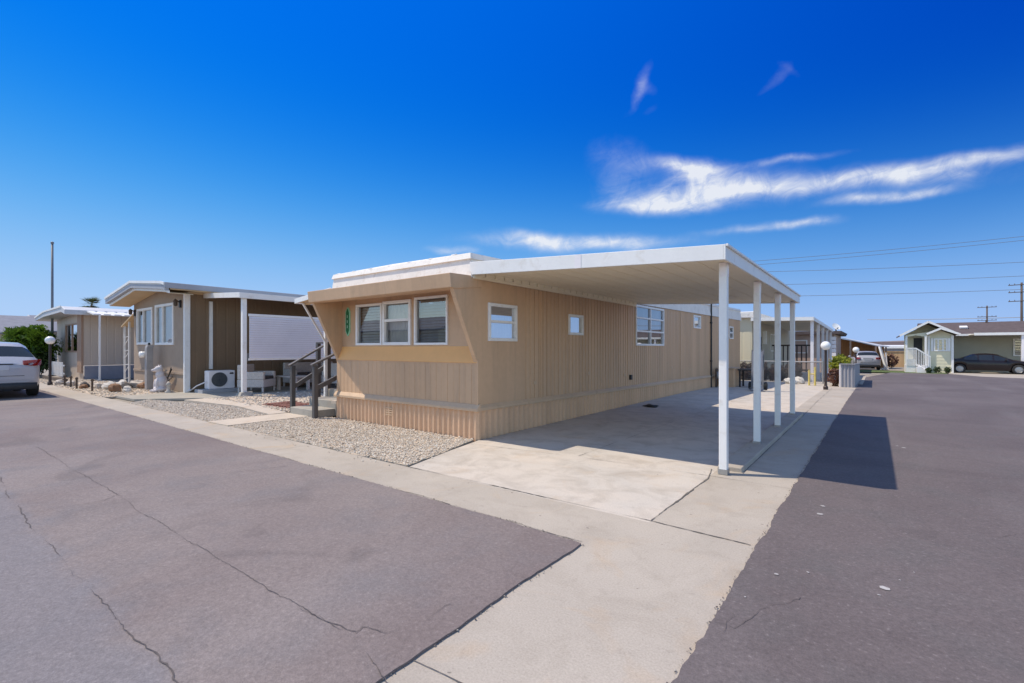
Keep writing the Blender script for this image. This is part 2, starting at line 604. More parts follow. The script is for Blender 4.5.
GROOVE = [(0, 0), (0.80, 0), (0.84, -0.010), (0.93, -0.010), (0.97, 0)]
WAVE = [(0, 0.0), (0.12, 0.012), (0.38, 0.012), (0.5, 0.0), (0.62, -0.012), (0.88, -0.012)]


def window(parent, p0, p1, z0, z1, fw=0.05, proud=0.025, depth=0.06, bars=(), hbars=(), glass='glass', back='blind', name='window',
           frame='white', blinds=False, label=None):
    """framed window in the wall line p0->p1 (plan, seen from the right of p0->p1). bars: fractions"""
    p0, p1 = Vector(p0), Vector(p1)
    L = (p1 - p0).length
    d = (p1 - p0) / L
    nn = Vector((d.y, -d.x))

    def B(mb, s0, s1, za, zb, o0, o1):
        pts = []
        for s, o in ((s0, o0), (s1, o0), (s1, o1), (s0, o1)):
            q = p0 + d * s + nn * o
            pts.append((q.x, q.y, za))
        mb.extr(pts, (0, 0, zb - za))
    mb = MB()
    B(mb, 0, L, z0, z0 + fw, -depth, proud)
    B(mb, 0, L, z1 - fw, z1, -depth, proud)
    B(mb, 0, fw, z0 + fw, z1 - fw, -depth, proud)
    B(mb, L - fw, L, z0 + fw, z1 - fw, -depth, proud)
    f = mb.build(name, frame, parent, bevel=0.006, label=label)
    if bars or hbars:
        mb = MB()
        xs = [0] + list(bars) + [1]
        for b in bars:
            B(mb, L * b - fw * 0.45, L * b + fw * 0.45, z0 + fw, z1 - fw, -0.03, proud - 0.006)
        for hb in hbars:
            zc = lerp(z0, z1, hb)
            for a, b in zip(xs, xs[1:]):
                B(mb, L * a + fw * (1 if a == 0 else 0.45), L * b - fw * (1 if b == 1 else 0.45), zc - fw * 0.4, zc + fw * 0.4, -0.03, proud - 0.009)
        mb.build('glazing_bar', frame, f)
    mb = MB()
    q0, q1 = p0 + d * fw * 0.8 - nn * 0.015, p1 - d * fw * 0.8 - nn * 0.015
    mb.quad((q0.x, q0.y, z0 + fw * .8), (q1.x, q1.y, z0 + fw * .8), (q1.x, q1.y, z1 - fw * .8), (q0.x, q0.y, z1 - fw * .8))
    mb.build('pane', glass, f)
    mb = MB()
    if blinds:
        n = int((z1 - z0) / 0.05)
        for i in range(n):
            z = z0 + (i + 0.5) * (z1 - z0) / n
            a0, a1 = p0 + d * 0.02 - nn * (depth + 0.03), p1 - d * 0.02 - nn * (depth + 0.03)
            b0, b1 = p0 + d * 0.02 - nn * (depth + 0.06), p1 - d * 0.02 - nn * (depth + 0.06)
            mb.quad((a0.x, a0.y, z - .022), (a1.x, a1.y, z - .022), (b1.x, b1.y, z + .024), (b0.x, b0.y, z + .024))
        mb.build('blind', back, f)
    else:
        # gently pleated curtain
        n = max(8, int(L / 0.035))
        for i in range(n):
            s0_, s1_ = L * i / n, L * (i + 1) / n
            o0 = -depth - 0.035 - 0.014 * (i % 2)
            o1 = -depth - 0.035 - 0.014 * ((i + 1) % 2)
            a, b = p0 + d * s0_ + nn * o0, p0 + d * s1_ + nn * o1
            mb.quad((a.x, a.y, z0), (b.x, b.y, z0), (b.x, b.y, z1), (a.x, a.y, z1))
        mb.build('curtain', back, f)
    return f


def ragged(poly, step=0.12, amp=0.015, seed=0, which=None):
    out = []
    n = len(poly)
    for i in range(n):
        a, b = Vector(poly[i]), Vector(poly[(i + 1) % n])
        L = (b - a).length
        k = max(1, int(L / step)) if (which is None or i in which) else 1
        nn = Vector(((b - a).y, -(b - a).x)).normalized()
        for j in range(k):
            p = a.lerp(b, j / k)
            if which is None or i in which:
                w = amp * (noise.noise(Vector((p.x * 2.1, p.y * 2.1, seed))) * 1.4 + noise.noise(Vector((p.x * 9, p.y * 9, seed + 5))) * 0.9)
                if j:
                    p = p + nn * w
            out.append((p.x, p.y))
    return out


def slab(mb, poly, z, t=0.0):
    """flat polygon sheet (optionally with thickness) following the street's fall"""
    vs = [(x, y, z + g(y)) for x, y in poly]
    if t:
        n = len(vs)
        lo = [(x, y, zz - t) for x, y, zz in vs]
        fs = [tuple(range(n))] + [(i, (i + 1) % n, n + (i + 1) % n, n + i) for i in range(n)]
        mb.add(vs + lo, fs)
    else:
        mb.add(vs, [tuple(range(len(vs)))])
    return mb


def strip(mb, xa, xb, y0, y1, z, step=0.15, amp=0.02, seed=0, t=0.0, ra=True, rb=True):
    """sheet between two edges running along y; xa/xb functions or numbers"""
    fa = xa if callable(xa) else (lambda y: xa)
    fb = xb if callable(xb) else (lambda y: xb)
    ys, y = [], y0
    while y < y1:
        ys.append(y)
        y += step if y < 14 else step * 6
    ys.append(y1)
    L_, R_ = [], []
    for y in ys:
        w1 = amp * (noise.noise(Vector((y * 2.0, 3.3, seed))) * 1.3 + noise.noise(Vector((y * 8.0, 1.3, seed))) + 0.7 * noise.noise(Vector((y * 23.0, 5.3, seed)))) if ra else 0
        w2 = amp * (noise.noise(Vector((y * 2.0, 7.3, seed))) * 1.3 + noise.noise(Vector((y * 8.0, 9.3, seed)))) if rb else 0
        L_.append((fa(y) + w1, y, z + g(y)))
        R_.append((fb(y) + w2, y, z + g(y)))
    n = len(ys)
    vs = L_ + R_
    fs = [(i, n + i, n + i + 1, i + 1) for i in range(n - 1)]
    if t:
        m = 2 * n
        vs = vs + [(a, b, c - t) for a, b, c in vs]
        fs += [(i + 1, i, m + i, m + i + 1) for i in range(n - 1)]
        fs += [(n + i, n + i + 1, m + n + i + 1, m + n + i) for i in range(n - 1)]
    mb.add(vs, fs)
    return mb


def ribbon(mb, pts, w, z, seed=0, wob=0.02, step=0.025):
    """meandering thin crack"""
    P = []
    for a, b in zip(pts, pts[1:]):
        a, b = Vector(a), Vector(b)
        k = max(1, int((b - a).length / step))
        nn = Vector(((b - a).y, -(b - a).x)).normalized()
        for j in range(k):
            p = a.lerp(b, j / k)
            P.append(p + nn * wob * (noise.noise(Vector((p.x * 1.9, p.y * 1.9, seed))) * 2 + noise.noise(Vector((p.x * 11, p.y * 11, seed))) + 0.7 * noise.noise(Vector((p.x * 37, p.y * 37, seed)))))
    P.append(Vector(pts[-1]))
    vs = []
    for i, p in enumerate(P):
        d = (P[min(i + 1, len(P) - 1)] - P[max(i - 1, 0)]).normalized()
        nn = Vector((d.y, -d.x))
        ww = w * (0.45 + 0.9 * abs(noise.noise(Vector((p.x * 7, p.y * 7, seed + 2)))) + 0.35 * noise.noise(Vector((p.x * 31, p.y * 31, seed))))
        ww = max(ww, w * 0.05) * max(0.06, min(1.0, 0.62 + 1.5 * noise.noise(Vector((p.x * 2.3, p.y * 2.3, seed + 9)))))
        for s in (-1, 1):
            q = p + nn * ww * 0.5 * s
            vs.append((q.x, q.y, z + g(q.y)))
    mb.add(vs, [(2 * i, 2 * i + 1, 2 * i + 3, 2 * i + 2) for i in range(len(P) - 1)])


# ------------------------------------------------------------------ setting
DY0 = 3.0          # near edge of the gutter along the side street
XS0, XS1 = -1.66, -0.68

gm = MB()
ys = [-200, -60, 0, 15, 25, 35, 45, 55, 62, 100, 200, 500, 2500]
for a, b in zip(ys, ys[1:]):
    gm.quad((-2500, a, g(a) - 0.06), (2500, a, g(a) - 0.06), (2500, b, g(b) - 0.06), (-2500, b, g(b) - 0.06))
struct('ground', gm, 'dirt', recalc=False)

# concrete: cross gutter strip, gutter along the side street, driveway
mb = MB()
strip(mb, XS0 - 0.35, XS1 + 0.35, -8, 3.70, 0.0, amp=0, ra=False, rb=False)
strip(mb, -1.44, XS1 + 0.35, 3.70, 33.0, 0.0, amp=0, ra=False, rb=False)
struct('concrete_strip', mb, 'concrete')
mb = MB()
slab(mb, [(-60, DY0 - 0.35), (XS0 - 0.35, DY0 - 0.35), (XS0 - 0.35, 3.70), (-60, 3.62)], 0.0)
struct('gutter', mb, 'concrete')
mb = MB()
drive = [(-4.36, 3.70), (-1.44, 3.70), (-1.44, 5.6), (-1.44, 15), (-1.44, 23.5), (-3.4, 23.6), (-4.78, 23.6), (-4.78, 15), (-4.78, 5.44), (-4.60, 4.6)]
slab(mb, drive, 0.0)
struct('driveway', mb, 'concrete_drive')
# street surfaces (15 mm coats with ragged edges)
mb = MB()
slab(mb, ragged([(-60, -30), (XS0 + 0.02, -30), (XS0 + 0.02, 1.2), (XS0, DY0 - 0.02), (-2.4, DY0 + 0.01), (-60, DY0 + 0.05)], 0.03, 0.012, 3, (1, 2, 3, 4)), 0.014, 0.05)
struct('side_street', mb, 'asphalt_side')
mb = MB()
strip(mb, lambda y: XS1 + 0.006 * min(y, 40) if y < 32 else XS1 + 0.19 + (y - 32) * 0.12, lambda y: 14.0, -12, 43.5, 0.014, 0.03, 0.012, 9, 0.05, True, False)
struct('main_street', mb, 'asphalt_main')
# kerb edge far along the right street
mb = MB()
strip(mb, -0.52, -0.40, 24, 34, 0.03, amp=0.0, t=0.08)
struct('kerb_edge', mb, 'concrete')
# second driveway (cream home) and yards
mb = MB()
slab(mb, [(-9.0, 23.6), (-1.44, 23.6), (-1.44, 40), (-9.0, 40)], 0.0)
struct('patio', mb, 'concrete_drive')
# lawn in front of the sage house, its driveway
mb = MB()
slab(mb, [(-2.6, 43.5), (3.9, 43.5), (4.2, 48), (-1.0, 50), (-2.4, 56), (-6, 56)], 0.012)
struct('lawn', mb, 'grass')
mb = MB()
slab(mb, [(4.0, 43.5), (5.0, 39.2), (9.0, 36.0), (30, 34), (30, 56), (4.3, 56), (4.2, 48)], 0.020)
struct('sage_house_driveway', mb, 'concrete')

# gravel beds
BEDS = [[(-9.16, 3.68), (-4.40, 3.72), (-4.62, 4.6), (-4.86, 5.40), (-8.6, 5.40), (-9.16, 5.12)],
        [(-15.0, 3.66), (-9.98, 3.66), (-10.1, 4.75), (-12.2, 4.95), (-15.6, 4.25)],
        [(-14.7, 5.2), (-10.15, 5.2), (-10.15, 8.0), (-14.7, 8.0)],
        [(-30, 3.66), (-17.4, 3.66), (-17.6, 5.55), (-30, 5.6)]]
bed_labels = ['gravel_bed', 'gravel_bed', 'gravel_bed', 'gravel_bed']
for i, b in enumerate(BEDS):
    mb = MB()
    slab(mb, ragged(b, 0.1, 0.03, 20 + i), 0.006, 0.05)
    struct('gravel_bed', mb, 'gravel_bed')

def pebbles(polys, dens, rmin, rmax, seed):
    rr = np.random.default_rng(seed)
    t = (1 + 5 ** 0.5) / 2
    iv = np.array([(-1, t, 0), (1, t, 0), (-1, -t, 0), (1, -t, 0), (0, -1, t), (0, 1, t), (0, -1, -t), (0, 1, -t), (t, 0, -1), (t, 0, 1), (-t, 0, -1), (-t, 0, 1)], float)
    iv /= np.linalg.norm(iv[0])
    fc = np.array([(0, 11, 5), (0, 5, 1), (0, 1, 7), (0, 7, 10), (0, 10, 11), (1, 5, 9), (5, 11, 4), (11, 10, 2), (10, 7, 6), (7, 1, 8),
                   (3, 9, 4), (3, 4, 2), (3, 2, 6), (3, 6, 8), (3, 8, 9), (4, 9, 5), (2, 4, 11), (6, 2, 10), (8, 6, 7), (9, 8, 1)])
    V, Fc = [], []
    k = 0
    for poly in polys:
        P = np.array(poly)
        x0, y0 = P.min(0)
        x1, y1 = P.max(0)
        n = int(dens * (x1 - x0) * (y1 - y0))
        xs = rr.uniform(x0, x1, n)
        yy = rr.uniform(y0, y1, n)
        inside = np.zeros(n, bool)
        j = len(P) - 1
        for i in range(len(P)):
            xi, yi = P[i]
            xj, yj = P[j]
            c = ((yi > yy) != (yj > yy)) & (xs < (xj - xi) * (yy - yi) / (yj - yi + 1e-12) + xi)
            inside ^= c
            j = i
        for x, y in zip(xs[inside], yy[inside]):
            r = rmin + (rmax - rmin) * rr.random() ** 2.2
            s = np.array([1, rr.uniform(0.6, 1), rr.uniform(0.4, 0.75)]) * r
            v = iv * s * rr.uniform(0.85, 1.15, (12, 1))
            a = rr.uniform(0, 2 * PI)
            ca, sa = math.cos(a), math.sin(a)
            v = np.stack([v[:, 0] * ca - v[:, 1] * sa, v[:, 0] * sa + v[:, 1] * ca, v[:, 2]], 1)
            tl = rr.uniform(-0.4, 0.4)
            ct, st = math.cos(tl), math.sin(tl)
            v = np.stack([v[:, 0], v[:, 1] * ct - v[:, 2] * st, v[:, 1] * st + v[:, 2] * ct], 1)
            v += (x, y, 0.006 + s[2] * rr.uniform(0.2, 1.0))
            V.append(v)
            Fc.append(fc + 12 * k)
            k += 1
    V = np.concatenate(V)
    Fc = np.concatenate(Fc)
    me = bpy.data.meshes.new('gravel')
    me.from_pydata(V.tolist(), [], Fc.tolist())
    me.materials.append(M['pebble'])
    o = bpy.data.objects.new('gravel', me)
    COL.objects.link(o)
    return o


grav = pebbles(BEDS[:1], 2600, 0.006, 0.018, 1)
tag(grav, 'pale tan pebbles in the bed below the front windows', 'gravel', kind='stuff')
grav = pebbles(BEDS[1:2], 1500, 0.008, 0.020, 2)
tag(grav, 'pale pebbles in the bed left of the front path', 'gravel', kind='stuff')
grav = pebbles(BEDS[2:], 130, 0.015, 0.035, 3)
tag(grav, 'pebbles scattered over the yards of the neighbouring homes', 'gravel', kind='stuff')
# stray pebbles kicked onto the gutter
grav = pebbles([[(-9.0, 3.5), (-4.3, 3.5), (-4.3, 3.72), (-9.0, 3.70)], [(-4.62, 3.75), (-4.30, 3.75), (-4.55, 4.8), (-4.75, 4.8)]], 60, 0.006, 0.016, 5)
tag(grav, 'stray pebbles spilled onto the gutter beside the gravel bed', 'gravel', kind='stuff')

M['crumb'] = mat_island('asphalt_crumbs', [(0.05, 0.045, 0.045), (0.12, 0.10, 0.10), (0.22, 0.20, 0.19), (0.38, 0.35, 0.31)])[0]
e = 0.045
crumb = pebbles([[(XS0 - e, -1), (XS0 + e * .7, -1), (XS0 + e * .7, DY0), (XS0 - e, DY0)], [(-14, DY0 - e), (XS0, DY0 - e), (XS0, DY0 + e), (-14, DY0 + e * 1.5)],
                 [(XS1 - .018, 0.5), (XS1 + .028, 0.5), (XS1 + .095, 12), (XS1 + .05, 12)]], 1500, 0.002, 0.007, 8)
crumb.name = 'asphalt_crumbs'
crumb.data.materials[0] = M['crumb']
tag(crumb, 'broken asphalt crumbs along the ragged edges of the pavement', 'asphalt crumbs', kind='stuff')

# paths
mb = MB()
slab(mb, ragged([(-9.98, 3.63), (-9.18, 3.66), (-9.12, 5.16), (-9.95, 5.16)], 0.2, 0.02, 41), 0.020, 0.06)
struct('path', mb, 'pale_path')
mb = MB()
slab(mb, ragged([(-14.6, 4.75), (-12.0, 5.0), (-10.0, 4.78), (-10.0, 5.16), (-12.0, 5.35), (-14.6, 5.4)], 0.2, 0.02, 42), 0.024, 0.06)
struct('path', mb, 'pale_path')
mb = MB()
slab(mb, [(-17.5, 3.95), (-15.9, 4.0), (-14.5, 5.6), (-14.3, 6.4), (-17.05, 6.4), (-17.3, 5.5)], 0.016, 0.06)
struct('path', mb, 'concrete_block')
mb = MB()
slab(mb, [(-17.05, 6.4), (-14.4, 6.4), (-14.4, 16), (-17.05, 16)], 0.020, 0.06)
struct('patio_slab', mb, 'concrete_block')
# red brick edging patch by the steps
for (x, y, a) in []:
    pass
mb = MB()
mb.box(-12.0, -10.05, 5.55, 6.30, -.02, 0.012)
for i in range(15):
    for j in range(3):
        cx, cy = -11.9 + i * 0.125, 5.70 + j * 0.22 + random.uniform(-.02, .02)
        mb.box(cx - .05, cx + .05, cy - .10, cy + .10, 0.0, 0.035 + random.uniform(0, 0.018))
tag(mb.build('brick_edging', 'brick', bevel=0.006), 'red brick border laid in the gravel beside the front steps', 'brick edging')

# joints, cracks, splashes
mb = MB()
ribbon(mb, [(-4.40, 3.705), (-1.45, 3.735), (-0.70, 3.70)], 0.018, 0.005, 1, 0.004)
ribbon(mb, [(-1.44, 3.73), (-1.42, 5.3), (-1.50, 5.75)], 0.022, 0.005, 2, 0.006)
ribbon(mb, [(-4.70, 5.14), (-3.0, 5.36), (-1.42, 5.44), (-0.66, 5.42)], 0.012, 0.005, 3, 0.004)
ribbon(mb, [(-0.72, 1.5), (-1.64, 1.42)], 0.008, 0.005, 3, 0.004)
for x in (-8.6, -6.5, -11.5, -14.5, -17.5, -20.5):
    ribbon(mb, [(x, 3.02), (x + 0.03, 3.66)], 0.010, 0.005, 4, 0.004)
for y in (8.4, 11.6, 14.8, 18.0, 21.2):
    ribbon(mb, [(-4.7, y), (-0.7, y + 0.02)], 0.012, 0.005, 5, 0.004)
ribbon(mb, [(-3.05, 5.4), (-3.03, 12.0), (-3.05, 14.8)], 0.010, 0.005, 6, 0.004)
ribbon(mb, [(-3.05, 14.9), (-3.03, 23.0)], 0.012, 0.005, 6, 0.004)
ribbon(mb, [(-1.17, 5.75), (-1.18, 11.7), (-1.25, 21.0)], 0.014, 0.005, 7, 0.003)
struct('concrete_joint', mb, 'joint')


def gp(px, py):
    """ground point seen at a pixel of the photograph (only used once, to read the crack survey)"""
    d = 475 * 1.4 / (py - 348)
    l = (px - 512) / 475 * d
    return (-0.6072 * d + 0.7945 * l, 0.7945 * d + 0.6072 * l)


mb = MB()
CR = [([(-3, 478), (5, 492), (29, 526), (63, 563), (98, 605), (127, 634), (166, 675), (200, 715)], 0.011),
      ([(37, 448), (105, 490), (195, 546), (269, 592), (352, 639), (376, 673), (390, 700)], 0.008),
      ([(-20, 527), (20, 517), (103, 502), (142, 485), (288, 467)], 0.008),
      ([(354, 636), (364, 629), (386, 636), (425, 624), (450, 607)], 0.007),
      ([(354, 636), (335, 628), (300, 612)], 0.006)]
for i, (pts, w) in enumerate(CR):
    ribbon(mb, [gp(*p) for p in pts], w, 0.0185, 50 + i, 0.013)
for i, (pts, w) in enumerate([([(714, 625), (735, 632), (760, 610), (800, 600)], 0.004), ([(700, 660), (720, 640), (733, 616)], 0.004),
                              ([(960, 530), (1000, 540), (1040, 535)], 0.004), ([(860, 500), (900, 540), (1000, 556), (1060, 560)], 0.004)]):
    ribbon(mb, [gp(*p) for p in pts], w, 0.0185, 60 + i, 0.02)
struct('asphalt_crack', mb, 'crack')
# dark gap between coat and concrete
mb = MB()
ribbon(mb, [(XS0 - 0.02, DY0 + 0.02), (-2.4, DY0 + 0.035), (-9, DY0 + 0.04), (-24, DY0 + 0.05)], 0.012, 0.0045, 72, 0.010, 0.05)
struct('asphalt_edge_gap', mb, 'crack')
mb = MB()
for px, py, s in ((884, 591, .05), (776, 577, .028), (808, 575, .018), (820, 516, .045), (823, 508, .035), (900, 583, .012), (879, 598, .015), (745, 600, .012), (904, 449, .05), (897, 447, .03), (914, 575, .01)):
    x, y = gp(px, py)
    s *= 0.55
    n = 11
    mb.add([(x + s * (0.6 + 0.7 * random.random()) * math.cos(2 * PI * i / n), y + s * (0.5 + 0.6 * random.random()) * math.sin(2 * PI * i / n), 0.0185) for i in range(n)], [tuple(range(n))])
struct('paint_splash', mb, 'patchpaint')

# hills
mb = MB()
rows = []
N = 90
for j, (dist, hk) in enumerate(((430, 0.0), (560, 0.55), (700, 1.0), (900, 0.8))):
    row = []
    for i in range(N + 1):
        a = lerp(-80, 60, i / N)
        h = (9.0 + 5.5 * noise.noise(Vector((a * 0.05, 1.7, 0))) + 2.0 * noise.noise(Vector((a * 0.25, 4.7, 0))) + 6 * max(0, noise.noise(Vector((a * 0.021 + 3, 9.1, 0)))))
        dd = dist * (1 + 0.05 * noise.noise(Vector((a * 0.1, j, 2))))
        row.append((dd * math.sin(R(a)), dd * math.cos(R(a)), -2 + h * hk))
    rows.append(row)
vs = [p for r_ in rows for p in r_]
fs = [(j * (N + 1) + i, j * (N + 1) + i + 1, (j + 1) * (N + 1) + i + 1, (j + 1) * (N + 1) + i) for j in range(3) for i in range(N)]
mb.add(vs, fs)
struct('hills', mb, 'hill', smooth=True)

# ------------------------------------------------------------------ the main mobile home
HX0, HX1, HY0, HY1 = -8.55, -4.80, 5.42, 23.1
home = thing('mobile_home', 'long tan mobile home with slanted overhanging front and white roof edge', 'mobile home', (-6.7, 14, 0))


def zt(y):      # wall head along the length
    return 2.46 + (y - HY0) * 0.0095


def zb(y):      # skirting head
    return 0.47 - (y - HY0) * 0.009


WIN = [(5.66, 6.40, 1.51, 2.11), (8.10, 8.68, 1.66, 2.07), (11.40, 13.40, 1.46, 2.50), (16.2, 17.0, 2.06, 2.50), (21.1, 21.75, 1.78, 2.30)]
mb = MB()
# street-facing long side: runs from the front corner back. outward = +x, so p0->p1 along +y
holes = [(a - HY0 + 0.01, b - HY0 - 0.01, c + 0.01, d - 0.01) for a, b, c, d in WIN]
SID = [(0, 0), (0.27, 0), (0.295, -0.015), (0.335, -0.015), (0.36, 0), (0.60, 0), (0.625, -0.015), (0.665, -0.015), (0.69, 0), (0.935, 0), (0.95, -0.018), (0.985, -0.018), (0.998, 0)]
# the first metre is plain, then ribbed
ribwall(mb, (HX1, HY0), (HX1, 6.55), 0.47, zt(HY0), [(0, 0), (0.5, 0)], 2.0, [h for h in holes[:1]], zb(6.55), zt(6.55))
ribwall(mb, (HX1, 6.55), (HX1, HY1), zb(6.55), zt(6.55), SID, 0.40, [(h[0] - 1.13, h[1] - 1.13, h[2], h[3]) for h in holes[1:]], zb(HY1), zt(HY1))
# back and left long side
mb.quad((HX1, HY1, 0.2), (HX0, HY1, 0.2), (HX0, HY1, zt(HY1)), (HX1, HY1, zt(HY1)))
ribwall(mb, (HX0, HY1), (HX0, HY0), 0.3, zt(HY1), SID, 0.40, (), 0.47, zt(HY0))
mb.build('side_wall', 'tan', home, recalc=False)
# the corner strip and seam battens
mb = MB()
mb.box(HX1 - 0.03, HX1 + 0.014, HY0 - 0.012, HY0 + 0.045, 0.50, 1.22)
mb.build('corner_strip', 'tan', home, bevel=0.004)
for y in (7.15, 10.95, 14.9, 19.6):
    mb = MB()
    mb.box(HX1 - 0.01, HX1 + 0.012, y - 0.022, y + 0.022, zb(y) + 0.03, zt(y) - 0.06)
    mb.build('seam_batten', 'tan', home, bevel=0.004)

for k, y in enumerate((6.95, 8.95, 10.75, 14.1, 15.9)):
    mb = MB()
    mb.box(HX1 + .001, HX1 + .010, y - .05, y + .05, zb(y) + .30 + .1 * (k % 2), zb(y) + .36 + .1 * (k % 2))
    mb.build('siding_clip', 'tan_trim', home, bevel=0.003)

# front lower wall (ribbed), slightly outward
mb = MB()
ribwall(mb, (HX0, HY0), (HX1, HY0), 0.52, 1.20, [(0, 0), (0.42, 0), (0.45, -0.005), (0.47, -0.005), (0.50, 0), (0.92, 0), (0.94, -0.007), (0.965, -0.007), (0.985, 0)], 0.26)
mb.quad((HX0, HY0 - 0.004, 1.14), (HX1, HY0 - 0.004, 1.14), (HX1, HY0 - 0.004, 1.20), (HX0, HY0 - 0.004, 1.20))
mb.build('front_wall', 'tan', home, recalc=False)
RY = 5.50       # window wall of the front bay
mb = MB()
mb.extr([(HX0 + 0.002, HY0 - 0.02, 1.17), (HX0 + 0.002, RY, 1.43), (HX0 + 0.002, RY + 0.05, 1.43), (HX0 + 0.002, RY + 0.05, 1.17)], (HX1 - HX0 - 0.004, 0, 0))
mb.build('ledge', 'orange', home, bevel=0.004)
FW = [(-8.00, -7.20, 1.45, 2.235), (-7.17, -6.40, 1.45, 2.25), (-6.31, -5.50, 1.45, 2.27)]
mb = MB()
ribwall(mb, (HX0, RY), (HX1, RY), 1.42, 2.48, [(0, 0), (0.5, 0)], 8, [(a - HX0 + .01, b - HX0 - .01, c + .01, d - .01) for a, b, c, d in FW])
mb.build('window_wall', 'tan', home, recalc=False)
# wings at both ends of the bay
for x in (HX1 - 0.071, HX0 - 0.004):
    mb = MB()
    mb.extr([(x, 4.87, 2.46), (x, 4.89, 2.25), (x, HY0 - 0.01, 1.17), (x, RY, 1.17), (x, RY, 2.46)], (0.075, 0, 0))
    mb.build('wing_panel', 'tan', home, bevel=0.004)
# brim
mb = MB()
mb.extr([(HX0 - 0.02, 4.808, 2.47), (HX0 - 0.02, 4.832, 2.265), (HX0 - 0.02, 4.92, 2.255), (HX0 - 0.02, RY, 2.33), (HX0 - 0.02, RY, 2.49)], (HX1 - HX0 + 0.04, 0, 0))
mb.build('brim', 'tan', home, bevel=0.008)
# skirting and belt
mb = MB()
SK = [(0, 0.0), (0.12, 0.016), (0.36, 0.016), (0.48, 0.0), (0.58, -0.012), (0.88, -0.012)]
ribwall(mb, (HX0 + 0.01, HY0 - 0.005), (HX1 + 0.005, HY0 - 0.005), -0.03, 0.45, SK, 0.115)
ribwall(mb, (HX1 + 0.005, HY0 - 0.005), (HX1 + 0.005, HY1), -0.05, 0.45, SK, 0.14, (), -0.2, 0.28)
ribwall(mb, (HX0, HY1), (HX0, HY0), -0.2, 0.45, SK, 0.2)
mb.build('skirting', 'tan_skirt', home, recalc=False)
mb = MB()
mb.extr([(HX0 - 0.03, HY0 - 0.055, 0.435), (HX0 - 0.03, HY0 + 0.03, 0.435), (HX0 - 0.03, HY0 + 0.03, 0.545), (HX0 - 0.03, HY0 - 0.01, 0.535), (HX0 - 0.03, HY0 - 0.055, 0.475)], (HX1 - HX0 + 0.075, 0, 0))
n = 14
for i in range(n):
    ya, yb_ = lerp(HY0 + 0.031, HY1, i / n), lerp(HY0 + 0.031, HY1, (i + 1) / n) - 0.006
    za, zb_ = zb(ya), zb(yb_)
    w0, w1 = HX1 + 0.002, HX1 + 0.042 + 0.004 * (i % 2)
    mb.add([(w0, ya, za - .03), (w1, ya, za - .03), (w1, ya, za + .01), (w0, ya, za + .06), (w0, yb_, zb_ - .03), (w1, yb_, zb_ - .03), (w1, yb_, zb_ + .01), (w0, yb_, zb_ + .06)],
           [(0, 1, 2, 3), (7, 6, 5, 4), (0, 4, 5, 1), (1, 5, 6, 2), (2, 6, 7, 3), (3, 7, 4, 0)])
mb.build('belt_trim', 'tan_trim', home, bevel=0.004)
# roof with its white mansard edge
mb = MB()
F0, F1 = 5.28, HY1 + 0.15


def ztop(y):
    return 2.83 + (y - F0) * 0.017


x0o, x1o = HX0 + 0.08, HX1 + 0.03
lo = [(x0o, F0 - .03, 2.475), (x1o, F0 - .03, 2.455), (x1o, F1, zt(F1) - 0.0), (x0o, F1, zt(F1))]
mid = [(x0o + .03, F0, 2.74), (x1o - .05, F0, 2.73), (x1o - .05, F1, ztop(F1) - .10), (x0o + .03, F1, ztop(F1) - .10)]
mid2 = [(x0o + .0, F0 - .03, 2.75), (x1o - .02, F0 - .03, 2.74), (x1o - .02, F1, ztop(F1) - .09), (x0o, F1, ztop(F1) - .09)]
hi = [(x0o + .02, F0, 2.835), (x1o - .05, F0, 2.83), (x1o - .05, F1, ztop(F1)), (x0o + .02, F1, ztop(F1))]
cr = [(-6.7, F0 + .05, 2.865), (-6.7, F1, ztop(F1) + .08)]
mb.add(lo + mid + mid2 + hi + cr, [(i + a, (i + 1) % 4 + a, (i + 1) % 4 + a + 4, i + a + 4) for a in (0, 4, 8) for i in range(4)] +
       [(12, 13, 16), (13, 14, 17, 16), (14, 15, 17), (15, 12, 16, 17)])
mb.build('roof', 'white_roof', home)
for i in range(7):      # lumps of sealant on the roof edge
    x = -8.3 + i * 0.52
    mb = MB()
    mb.ball((x, F0 + .02, 2.835), 0.025, 8, 5, (3.5, 1, 0.6), 0.4, i)
    mb.build('roof_sealant', 'white_roof', home, smooth=True)
# underside between wall head and mansard
mb = MB()
mb.quad((HX0 - .02, 4.95, 2.47), (HX1 + .02, 4.95, 2.455), (HX1 + .02, HY1, zt(HY1) + .01), (HX0 - .02, HY1, zt(HY1) + .01))
mb.build('ceiling', 'interior', home)

# windows: front bay
window(home, (FW[0][0], RY), (FW[0][1], RY), FW[0][2], FW[0][3], 0.045, 0.03, glass='glass', back='blind', blinds=True)
window(home, (FW[1][0], RY), (FW[1][1], RY), FW[1][2], FW[1][3], 0.055, 0.035, hbars=(0.56,), glass='glass', back='blind')
window(home, (FW[2][0], RY), (FW[2][1], RY), FW[2][2], FW[2][3], 0.04, 0.03, glass='glass', back='screen', blinds=True)
# long side
bars = [((), (0.52,)), ((), ()), ((0.5,), (0.36, 0.69)), ((), ()), ((), (0.5,))]
for k, ((a, b, c, d), (bv, bh)) in enumerate(zip(WIN, bars)):
    window(home, (HX1, a), (HX1, b), c, d, 0.05, 0.03, bars=bv, hbars=bh, glass='glass_side' if k == 2 else 'glass_dim', back='blind')
